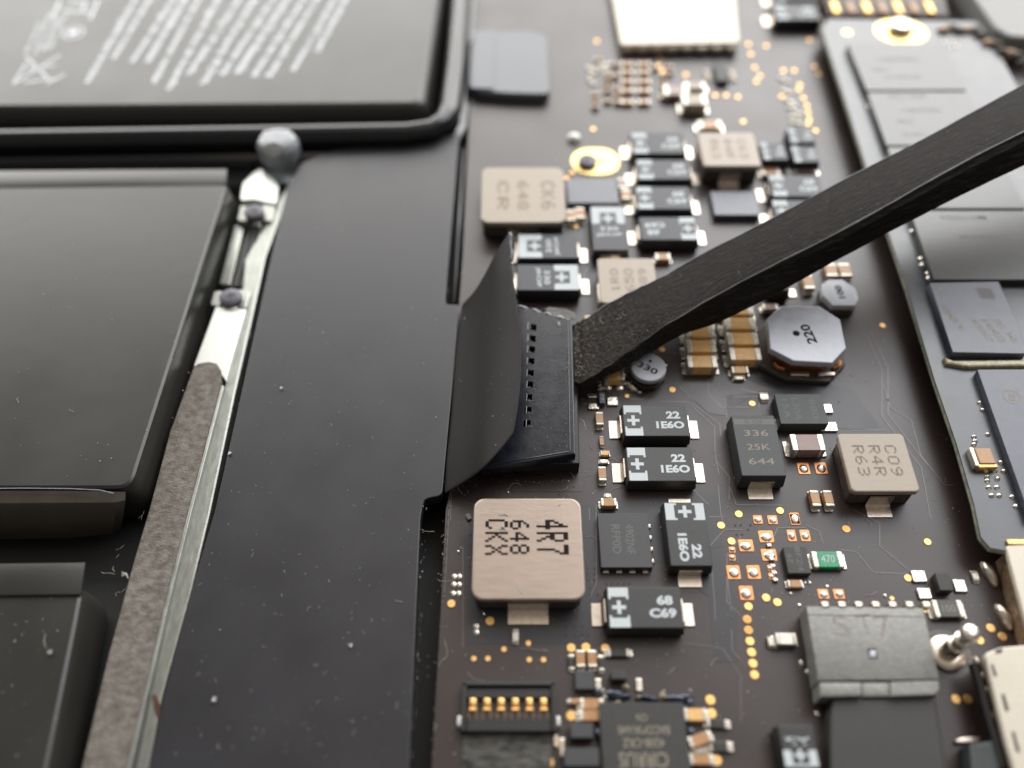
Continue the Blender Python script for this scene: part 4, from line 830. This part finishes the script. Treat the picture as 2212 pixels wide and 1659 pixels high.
for s, ww, py_, hh in (('CN',.95,1108,.62),('BACOMA1645',4.6,1245,.75),('4208-CRZ',3.7,1385,.75),('CIRRUS',4.3,1570,1.25)):
    pq = at(*P('H', 925 if s != 'CN' else 905, py_), 1.1)
    obj('marking', text_mesh(s, ww, hh, .004, 180, pq.x-cir.location.x, pq.y-cir.location.y, 1.11), 'laserg', cir)
del cir['_wd']; del cir['_dp']
for o in SC.objects:
    for k in ('_wd','_dp'):
        if k in o: del o[k]
rnd = random.Random(11)
gt = thing('sealant', 'glossy bluish sealant smeared along the far edge of the engraved chip', 'sealant', tuple(at(*P('H',950,880),0)))
for (x, y, sx, sy, m_) in ((600,850,230,70,'glue'),(700,880,150,45,'glue'),(430,830,110,75,'glue'),(1270,900,300,60,'glue'),(1380,890,150,60,'glue'),(1430,950,90,70,'glue'),(1130,880,70,60,'gluegold'),(870,890,60,30,'captin'),(720,780,90,50,'gluegold'),(1140,840,50,40,'captin'),(1430,830,40,40,'captin'),(1380,1020,60,70,'glue'),(980,900,200,40,'glue'),(1440,1270,100,80,'glue'),(480,830,50,60,'captin'),(500,900,60,50,'captin'),(430,1290,80,90,'glue'),(640,950,80,30,'gluegold')):
    p_ = at(*P('H', x, y), .3); o = obj('sealant_blob', dome('blob', .5, .75, 12, 5, sx/100, sy/72), m_, gt, tuple(p_ - gt.location - Vector((0,0,.3)))); o.rotation_euler = (0,0,rnd.uniform(-.3,.3))
# resistors with print
g4 = mlcc('green resistor printed 470', *P('F',380,478), 3.1, 1.75, .75, False, 'green', 'printed chip resistors', name='chip_resistor', cat='resistor')
obj('marking', text_mesh('470', 1.35, .8, .0, 0, 0, .05, .76), 'print', g4)
g1 = mlcc('black resistor printed 100', *P('X',1175,1385), 2.9, 1.75, .75, False, 'resblack', 'printed chip resistors', name='chip_resistor', cat='resistor')
obj('marking', text_mesh('100', 1.25, .75, .0, 0, 0, .0, .76), 'laserg', g1)
# ------------------------------------------------------------------ gold ring with screw, white dot
p_ = at(1286,350,0); gr = thing('gold_screw_ring', 'oval gold ring pad on the board under a small screw', 'mounting ring', (p_.x,p_.y,0))
obj('ring_pad', loft('ring', [[(x,y,z) for x,y in rr(6.9-2*i, 5.9-2*i, 2.8, 9)] for z, i in ((.02,0),(.12,0),(.16,.1))]), 'goldring', gr)
obj('keyhole', flat('kh', [(-.5,-.35),(1.6,-.12),(1.7,0),(1.6,.12),(-.5,.4)], .165), 'recess', gr)
screw(1269,347,.6,1.35,'small dark screw in the gold ring')
p_ = at(1240,301,0); tag(obj('white_peg', dome('peg', 1.05, .9, 16, 6), 'whiteplate', None, (p_.x,p_.y,.02)), 'small white round peg just beyond the gold ring', 'peg')
# grey tab at the left edge of the board
tb = thing('grey_tab', 'smooth blue-grey tab at the far left edge of the board', 'tab', (0,0,0))
ppx('tab_cover', [(1022,68),(1140,64),(1182,75),(1188,196),(1178,204),(1100,202),(1030,196),(1012,186),(1014,120)], 0, 1.5, 'foam', tb, .3, .8)
ppx('tab_ridge', [(1024,66),(1070,64),(1066,192),(1018,190)], 1.4, 1.72, 'foam', tb, .12, .4)
# ------------------------------------------------------------------ bright shield can at the top
sc_ = thing('shield_can', 'bright cream metal shield can at the top edge of the picture', 'shield can', (0,0,0))
spx = [(1341,97),(1598,92),(1578,-120),(1302,-120)]
pw = wpoly(spx, 1.7)
obj('lid', prism('lid', roundpoly(pw, .6, 4), 1.0, 1.7, .2), 'shield', sc_); obj('frame_wall', prism('wall', offset(ccw(pw), .25), .05, 1.0, .02), 'shieldside', sc_)
y_ = min(q[1] for q in pw); x0_, x1_ = at(1341,97,1.7).x, at(1598,92,1.7).x
for k in range(7): obj('clip_dimple', dome('dm', .32, .2, 8, 3), 'shieldside', sc_, (x0_+(k+.6)*(x1_-x0_)/7, y_+.1, .95))
for k in range(8): obj('lid_tab', slab('tab', 1.6, .35, .55, 1.35, .05, .05), 'shield', sc_, (x0_+(k+.5)*(x1_-x0_)/8, y_-.02, 0))
# ------------------------------------------------------------------ storage module card
ms = thing('module_card', 'long dark module card raised above the board at the right edge', 'module card', (0,0,0)); HM = 3.0
mpoly = [(1774,60),(1790,40),(2108,46),(2130,66),(2212,210),(2400,520),(2700,1150),(2420,1210),(2170,1190),(2138,1184),(2118,1160),(2104,1092),(2066,960),(2019,823),(1958,620),(1920,506),(1871,360),(1822,205)]
ppx('card', mpoly, HM-.8, HM, 'ssd', ms, .06)
el = [at(x, y, HM-.35)+Vector((-.03,0,0)) for x, y in [(1774,62),(1822,207),(1871,363),(1920,509),(1958,623),(2019,826),(2066,963),(2104,1095),(2118,1163),(2138,1187),(2170,1193)]]
obj('bare_edge', tube('edge', el, .28, 6), 'ssdedge', ms)
def mchip(label_, pts, h, m='icblue', name='memory_chip'):
    return obj(name, prism(name, roundpoly(wpoly(pts, HM+h), .12, 3), HM+.02, HM+h, .06), m, ms)
mchip('', [(1831,94),(2038,91),(2087,194),(1872,195)], 1.0, 'nand')
mchip('', [(1873.5,199),(2089,198),(2145,313),(1915,314)], 1.0, 'nand')
mchip('', [(1917,318),(2148,317),(2215,450),(1964,450)], 1.0, 'nand')
mchip('', [(1966,455),(2217,455),(2290,604),(2017,604)], 1.0, 'nand')
c5 = mchip('', [(2008,611),(2157,608),(2202,704),(2218,764),(2058,761)], 1.0)
mchip('', [(2111,798),(2300,797),(2420,1120),(2226,1120)], .9, name='controller_chip')
ppx('sealant_ridge', [(2040,770),(2060,778),(2200,776),(2260,774),(2260,792),(2200,790),(2090,792),(2045,784)], HM, HM+.55, 'gluegold', ms, .25)
for pts in ([(2204,700),(2216,716),(2240,764),(2222,764),(2206,720)],[(2080,640),(2050,640),(2052,650),(2080,648)]): pass
HT = HM+1.012
def mt(s, px, py, L, ht, rot, m='laserg'): 
    p_ = at(px, py, HT); obj('marking', text_mesh(s, L, ht, .004, rot, p_.x, p_.y, HT), m, ms)
mt('SEC 740', *P('Q',2010,1110), 3.3*1.05, .75, -71, 'laserg'); mt('K4E4E32', *P('Q',1880,1110), 3.5, .75, -71); mt('4EES6CF', *P('Q',1760,1110), 3.5, .75, -71)
mt('W074Z5 90', *P('Q',1425,960), 4.1, .8, -71)
p_ = at(*P('Q',1810,705), HT); obj('code_patch', flat('patch', [(p_.x-.9,p_.y-.8),(p_.x+.8,p_.y-.8),(p_.x+.7,p_.y+.85),(p_.x-1.1,p_.y+.85)], HT), 'laser', ms)
p_ = at(*P('Q',1300,655), HT); obj('orientation_dot', ringmesh(.02,.28,14), 'laserg', ms, (p_.x,p_.y,HT))
for s, x, y, L in (('K9PKGY8S7C',1940,128,6.0),('CCK0',1900,150,2.2),('1639 DR19 XX',1950,166,5.5),('SAMPLE 702',1960,208,5.5),('K9PKGY8S7C',1990,238,5.6),('CCK0',1955,262,2.2),('VARI YX',1975,290,3.4),('M01702A',2080,470,6),('K9PKGY8S',2120,512,5.6)):
    if s == 'SAMPLE 702': s = 'SEC 702'
    mt(s, x, y, L, .7, 180, 'laser')
p_ = at(*P('C',2085,165), HM+.91); obj('round_emblem', ringmesh(.82,.97,24), 'laserg', ms, (p_.x,p_.y,HM+.912)); obj('emblem_letter', text_mesh('ES', 1.0, .75, 0, 70, p_.x, p_.y, HM+.914), 'laserg', ms)
# small parts of the card
def mbump(t, x, y, r=.35, h=.3, m='solder', sx=1, sy=1):
    p_ = at(*P(t, x, y), HM+.1); obj('solder_joint', dome('b', r, h, 8, 4, sx, sy), m, ms, (p_.x,p_.y,HM))
for x, y in ((1000,30),(1095,330),(1110,395),(1175,490),(1185,540)): mbump('Q', x, y, .42)
for x, y in ((1750,225),(1780,300),(1835,555),(1690,580),(1700,625),(1690,660),(1970,850),(1815,935),(1910,935),(2000,940),(1935,1020),(1830,1000),(1830,1040),(1845,1110),(1930,1110),(1875,1195),(1955,1195),(2090,1210),(2130,1310)): mbump('C', x, y, .30, .25)
for x, y in ((1085,345),(1210,690)): mbump('U', x, y, .45)
mc = at(*P('C',1810,780), HM+1.0)
obj('card_capacitor', slab('cc', 1.7, 1.9, HM, HM+.95, .1, .1), 'ceramicb', ms, (mc.x, mc.y, 0)); obj('card_capacitor_end', slab('cc', 2.0, .45, HM, HM+.8, .1, .1), 'gold', ms, (mc.x, mc.y-1.1, 0)); obj('card_capacitor_side', slab('cc', .5, 2.3, HM, HM+.8, .1, .1), 'captin', ms, (mc.x-1.05, mc.y, 0))
for a in ((2030,50,420),): 
    p_ = at(2000,78,HM)
gn = at(1946,68,HM); obj('gold_notch', ringmesh(1.3,3.6,28,1.15,1.0), 'goldring', ms, (gn.x,gn.y,HM+.012))
sm = thing('mounting_screw', 'blurred silver screw head in the gold notch of the module card', 'screw', (gn.x, gn.y+.6, HM)); obj('screw_head', loft('h', [circ(1.9,-.2),circ(1.9,.7),circ(1.5,1.1),circ(.6,1.2)]), 'solder', sm); obj('drive_recess', ringmesh(.02,.5,12), 'recess', sm, (0,-.2,1.21))
for x, y in ((2096,68),(1830,70)):
    p_ = at(x,y,HM); obj('gold_dot', ringmesh(.02,.75,16), 'goldring', ms, (p_.x,p_.y,HM+.012))
for k in range(9):
    p_ = at(2056+rnd.uniform(-26,30), 96+rnd.uniform(-6,10), HM); obj('solder_joint', dome('b', .22, .2, 6, 3), 'solder', ms, (p_.x,p_.y,HM))
# dark connector strip and grey box behind the card
cs = thing('card_socket', 'brown socket with copper fingers behind the module card at the top edge', 'socket', (0,0,0))
ppx('socket_body', [(1790,30),(2050,34),(2030,-60),(1770,-60)], .1, 2.9, 'coreside', cs, .2)
for k in range(7):
    p_ = at(1805+k*34, 14, 3.3); obj('finger', slab('finger', 1.1, 3.4, 2.6, 3.3, .2, .2), 'ceramicb' if k % 2 else 'gold', cs, (p_.x, p_.y, 0))
for k in range(5):
    p_ = at(1790+k*62+rnd.uniform(-5,5), 36+rnd.uniform(-4,4), .8); obj('solder_joint', dome('sj', .5, .5, 8, 4), 'tin', cs, (p_.x, p_.y, .3))
tag(ppx('grey_case', [(2066,-50),(2104,-5),(2150,60),(2180,78),(2400,96),(2400,-120),(2050,-120)], 0, 4.2, 'corner', None, .4, .8), 'blurred light grey block in the top right corner', 'block')
ft = thing('foam_fringe', 'dark brown ragged foam edge below the grey block in the corner', 'foam', (0,0,0))
for k in range(16):
    x = 2040+k*16; y = 62+max(0, k-3)*9+rnd.uniform(-5,5); p_ = at(x, y, 3.2); obj('foam_lump', dome('fl', 1.1, 1.2, 8, 4, 1.3, .9), 'coreside' if k % 3 else 'shieldside', ft, (p_.x, p_.y, 2.6))
# ------------------------------------------------------------------ right edge shields
def shield(label, pts, h, tabs):
    T = thing('port_shield', label, 'shield', (0,0,0), 0, 'cream metal port shields'); p_ = wpoly(pts, h)
    obj('lid', prism('lid', roundpoly(p_, .4, 4), h-.5, h, .15), 'shield', T); obj('side_wall', prism('sw', offset(ccw(p_), .35), .05, h-.5, .02), 'shieldside', T)
    for x, y, r_ in tabs:
        q_ = at(x, y, .5); o = obj('solder_tab', dome('tb', 1.0, .8, 14, 5, .55, 1.45), 'tin', T, (q_.x, q_.y, .05)); o.rotation_euler = (0,0,R(r_))
    return T
s1 = shield('cream shield at the right edge below the module card', [(2172,1178),(2420,1150),(2500,1420),(2242,1420),(2212,1330)], 3.2, [(2140,1237,12),(2172,1330,12)])
obj('copper_strip', slab('cs', 5, .5, 3.0, 3.3, .1, .05), 'gold', s1, tuple(at(2230,1171,3.2).xy)+(0,))
s2 = shield('cream shield in the lower right corner', [(2126,1412),(2160,1398),(2420,1375),(2560,1900),(2260,1900),(2172,1600)], 3.4, [])
wl = [at(x, y, 2.0) for x, y in [(2104,1436),(2118,1480),(2132,1540),(2150,1600),(2164,1660)]]
obj('dark_seam', tube('seam', wl, .55, 8), 'gasket', s2)
for x, y in ((2111,1430),(2122,1460),(2130,1490),(2142,1545),(2150,1580)):
    p_ = at(x, y, 2.3); obj('solder_drip', dome('dr', .28, .4, 8, 4, .8, 2.2), 'tin', s2, (p_.x, p_.y, 2.1))
for pts in ([(2150,1404),(2166,1400),(2164,1410),(2150,1412)],[(2140,1436),(2146,1434),(2154,1460),(2148,1462)],[(2162,1500),(2170,1498),(2180,1535),(2172,1537)],[(2184,1580),(2192,1580),(2204,1625),(2196,1625)]):
    ppx('lid_slot', pts, 3.38, 3.42, 'coreside', s2, .005)
# upright pin post
p_ = at(2044,1412,0); pn = thing('pin_post', 'upright silver stepped pin beside the grey plug housing', 'pin', (p_.x,p_.y,0))
obj('pin_collar', loft('c', [circ(1.75,.05),circ(1.75,.35),circ(1.55,.5),circ(1.0,.55)]), 'tin', pn)
obj('pin_shaft', loft('s', [circ(.85,.4),circ(.85,2.4),circ(.80,2.5),circ(.62,2.55),circ(.62,3.6),circ(.78,3.65),circ(.78,3.8),circ(.55,3.9)]), 'solder', pn)
obj('pin_head', loft('h', [circ(.5,3.8),circ(.5,4.9),circ(.82,5.0),circ(.88,5.35),circ(.7,5.7),circ(.3,5.85)]), 'solder', pn)
obj('pad_ring', ringmesh(1.9,2.35,28,1,1,.03), 'laser', pn)
# ------------------------------------------------------------------ big grey cable plug with black cable
bp = thing('cable_connector', 'grey metal-covered connector with a square window, a black cable leaving it towards us', 'connector', (0,0,0)); HC = 2.6
ppx('shell', [(1742,1309),(1994,1313),(2030,1467),(1768,1470)], .1, HC, 'conngrey', bp, .1)
ppx('left_flap', [(1770,1474),(1861,1474),(1862,1503),(1773,1505)], .3, HC+.1, 'conngrey', bp, .12)
ppx('middle_flap', [(1862,1474),(1921,1474),(1924,1504),(1863,1505)], .3, HC-.15, 'conngrey', bp, .12)
ppx('right_flap', [(1923,1473),(2029,1470),(2030,1490),(2020,1501),(1926,1504)], .3, HC+.1, 'conngrey', bp, .12)
ppx('wire_cover', [(1752,1340),(1768,1474),(1773,1508),(2024,1504),(2000,1340)], .1, HC-.6, 'socket', bp, .2)
wq = [(1873,1401),(1893,1400),(1896,1421),(1878,1424)]
obj('window', flat('win', wpoly(wq, HC+.006), HC+.006), 'recess', bp); ppx('window_tab', [(1879,1405),(1892,1405),(1892,1419),(1879,1419)], HC, HC+.03, 'ferrite', bp, .01)
ppx('seam_line', [(1745,1327),(1998,1332),(1998.5,1333.5),(1745,1328.5)], HC, HC+.012, 'coreside', bp, .002)
for k in range(7):
    p_ = at(1782+k*36.5, 1306, HC); obj('contact_tip', slab('ct', .75, .55, HC-.9, HC+.12, .1, .1), 'tin', bp, (p_.x, p_.y, 0))
for s, x, y in (('S',1818,1351),('T',1869,1348),('7',1908,1351)): 
    p_ = at(x, y, HC); obj('ink_mark', text_mesh(s, 1.5, 2.0, .0, 5, p_.x, p_.y, HC+.012), 'redink', bp)
cb = ppx('black_cable', [(1795,1506),(2022,1503),(2040,1620),(2075,1900),(1800,1900),(1793,1620)], -.1, 2.1, 'cable', None, .25, .6)
tag(cb, 'broad flat black cable coming out of the grey connector at the bottom edge', 'cable')
bc = thing('black_capacitor', 'black block with a bright bent lead in the bottom right corner', 'capacitor', (0,0,0))
ppx('block', [(2095,1606),(2145,1601),(2160,1659),(2180,1780),(2110,1780)], .1, 2.4, 'tantg', bc, .15)
ppx('bright_lead', [(2065,1598),(2080,1592),(2120,1592),(2114,1604),(2066,1604)], .1, .5, 'tin', bc, .1)
# ------------------------------------------------------------------ six-contact ribbon connector and ribbon
fc = thing('ribbon_connector', 'open black ribbon connector with six gold contacts near the bottom edge', 'connector', (0,0,0))
c_, wd, dp = box_t('G', 600, 1630, 715, 1255, 1.0); fc.location = (c_.x, c_.y, 0)
obj('housing_floor', slab('hf', wd, dp, .02, .35, .1, .04), 'socket', fc)
for (x, y, a, b, h_) in ((0, dp/2-.22, wd, .32, 1.0), (-wd/2+.2, 0, .42, dp, 1.0), (wd/2-.2, 0, .42, dp, 1.0), (0, dp/2-1.0, wd-.8, .9, .75), (0,-dp/2+.75, wd-1.0, 1.5, .85)):
    obj('housing_wall', slab('hw', a, b, .02, h_, .05, .06), 'socket', fc, (x, y, 0))
for k in range(6):
    x = at(*P('G', 725+153.6*k, 950), .8).x - c_.x; y = at(*P('G', 725, 950), .8).y - c_.y
    obj('gold_contact', slab('gc', .62, .75, .3, .95, .12, .18), 'gold', fc, (x, y+.05, 0)); obj('gold_contact_tip', slab('gc', .66, .28, .5, 1.08, .08, .08), 'gold', fc, (x, y-.62, 0)); obj('contact_tail', slab('gt', .5, 1.1, .3, .72, .05, .05), 'glue', fc, (x, y-1.3, 0))
    for s in (-.33,.33): obj('contact_wire', tube('cw', [(x+s,y-.6,.95),(x+s*1.05,y-1.5,.9)], .035, 4), 'gold', fc)
for x in (-1,1): obj('latch_pin', slab('lp', .42, .9, .02, .9, .15, .15), 'whiteplate', fc, (x*(wd/2+.15), -dp/2+.9, 0))
tag(ppx('ribbon_cable', [(1002,1582),(1190,1580),(1192,1600),(1186,1800),(990,1800),(998,1640)], .05, .22, 'ribbon', None, .05), 'crinkled silver-grey ribbon lying below the six-contact connector', 'ribbon')
# ------------------------------------------------------------------ lint and dust
rnd = random.Random(5)
spk_v = []; spk_f = []
def speck(p, r):
    b = len(spk_v); q = [Vector((rnd.uniform(-1,1), rnd.uniform(-1,1), rnd.uniform(0,1)))*r for _ in range(5)]
    spk_v.extend([p+v for v in q]); spk_f.extend([(b,b+1,b+2),(b,b+2,b+3),(b+1,b+3,b+4),(b+2,b+4,b+3),(b,b+4,b+1)])
for _ in range(750):
    px_, py_ = rnd.uniform(930,2150), rnd.uniform(250,1640); h_ = 0.05
    if px_ < 1260 and 640 < py_ < 1040: continue
    speck(at(px_, py_, h_), rnd.uniform(.03,.09)*(1.6 if rnd.random() < .06 else 1))
for _ in range(420):
    px_, py_ = rnd.uniform(380,950), rnd.uniform(350,1650)
    if px_ < 630-(py_-390)*.245+12: continue
    if px_ > 905 and py_ > 1075: continue
    speck(at(px_, py_, .72), rnd.uniform(.025,.07)*(1.8 if rnd.random() < .05 else 1))
for _ in range(160): speck(plug_at(rnd.uniform(.45,1), rnd.uniform(.02,.98), .03), rnd.uniform(.02,.06))
for _ in range(60): speck(at(rnd.uniform(-50,420), rnd.uniform(420,1040), 2.25), rnd.uniform(.04,.10))
for _ in range(40): speck(at(rnd.uniform(-50,140), rnd.uniform(1290,1650), 2.05), rnd.uniform(.04,.10))
for _ in range(70):
    j_ = rnd.randrange(nv-1); i_ = rnd.randrange(nu-1); q_ = fv[j_*nu+i_].lerp(fv[(j_+1)*nu+i_+1], rnd.random()); speck(q_+Vector((-.02,0,.03)), rnd.uniform(.02,.05)*(2 if rnd.random() < .08 else 1))
for x, y, h_, r_ in ((609,841,.75,.24),(497,979,.75,.24),(756,1393,.75,.22),(463,1513,.75,.32),(271,1243,-.5,.5),(340,1238,-.6,.3),(1080,1110,2.9,.15),(385,1213,-.6,.3),(108,1410,2.1,.3),(660,1240,.75,.12)): speck(at(x, y, h_), r_); speck(at(x+1, y+1, h_), r_)
for _ in range(260):
    t_ = rnd.random(); e_ = rnd.choice([((962,345),(965,650)),((1002,345),(994,650)),((918,1090),(890,1640)),((962,1110),(935,1640)),((1258,690),(1262,1040)),((1060,1042),(1250,1040))])
    px_ = lerp(e_[0][0], e_[1][0], t_)+rnd.gauss(0,3); py_ = lerp(e_[0][1], e_[1][1], t_)+rnd.gauss(0,3)
    speck(at(px_, py_, .74 if px_ < 930 else .06), rnd.uniform(.03,.09))
dd = stuff(obj('dust_specks', mesh('dust', spk_v, spk_f, False), 'dust')); tag(dd, 'fine pale dust specks scattered over the plate, the plug and the board', 'dust')
fb = []
def hair(px_, py_, h_, L, n=6):
    p = at(px_, py_, h_); a = rnd.uniform(0,6.28); pts = [p]
    for k in range(n): a += rnd.uniform(-.7,.7); p = p+Vector((math.cos(a), math.sin(a), rnd.uniform(-.12,.16)))*(L/n); p.z = max(p.z, h_); pts.append(p)
    fb.append(pts)
for x, y, L in ((1000,1070,2.2),(1095,1058,2.0),(1280,970,3.0),(1300,1000,2.2),(1240,1035,1.4),(1240,1090,1.6),(1265,1160,1.5),(960,1380,3.0),(1120,1400,3),(1390,1030,1.6),(1440,1010,1.4),(1320,1060,1.5),(1210,1060,1.2),(1900,1280,1.6),(1870,1120,1.3),(1240,1130,1.0),(1010,1450,2),(945,1250,2.0),(940,1150,1.8),(1330,1140,1.4),(1460,1440,1.2),(1550,1420,1.2)): hair(x, y, .08, L)
for _ in range(110): hair(rnd.uniform(960,2100), rnd.uniform(850,1640), .05, rnd.uniform(.15,.55), 4)
for _ in range(60): hair(rnd.uniform(400,900), rnd.uniform(700,1640), .74, rnd.uniform(.15,.6), 4)
for x, y, h_, L in ((540,730,.8,2.6),(290,1040,-.8,1.6),(690,930,-.5,0.1),(640,905,-.6,.1),(250,1240,-.8,1.6),(1254,905,3.2,1.5),(460,1140,-.5,2.0),(160,890,2.3,.8),(40,870,2.3,.9),(100,1400,2.1,1.6),(870,1300,.8,.8),(1300,700,4.8,1.2),(1250,740,4.0,1.0),(1262,800,4.0,1.2),(1330,690,5.2,1.0)): hair(x, y, h_, L, 8)
for _ in range(14): hair(rnd.uniform(235,330), rnd.uniform(1000,1300), -1.4, rnd.uniform(.5,1.4), 7)
fo2 = stuff(obj('lint_fibres', fibre_mesh('lint', fb, .020), 'lint')); tag(fo2, 'thin curled lint fibres caught on the board, the gaps and the plate', 'lint')
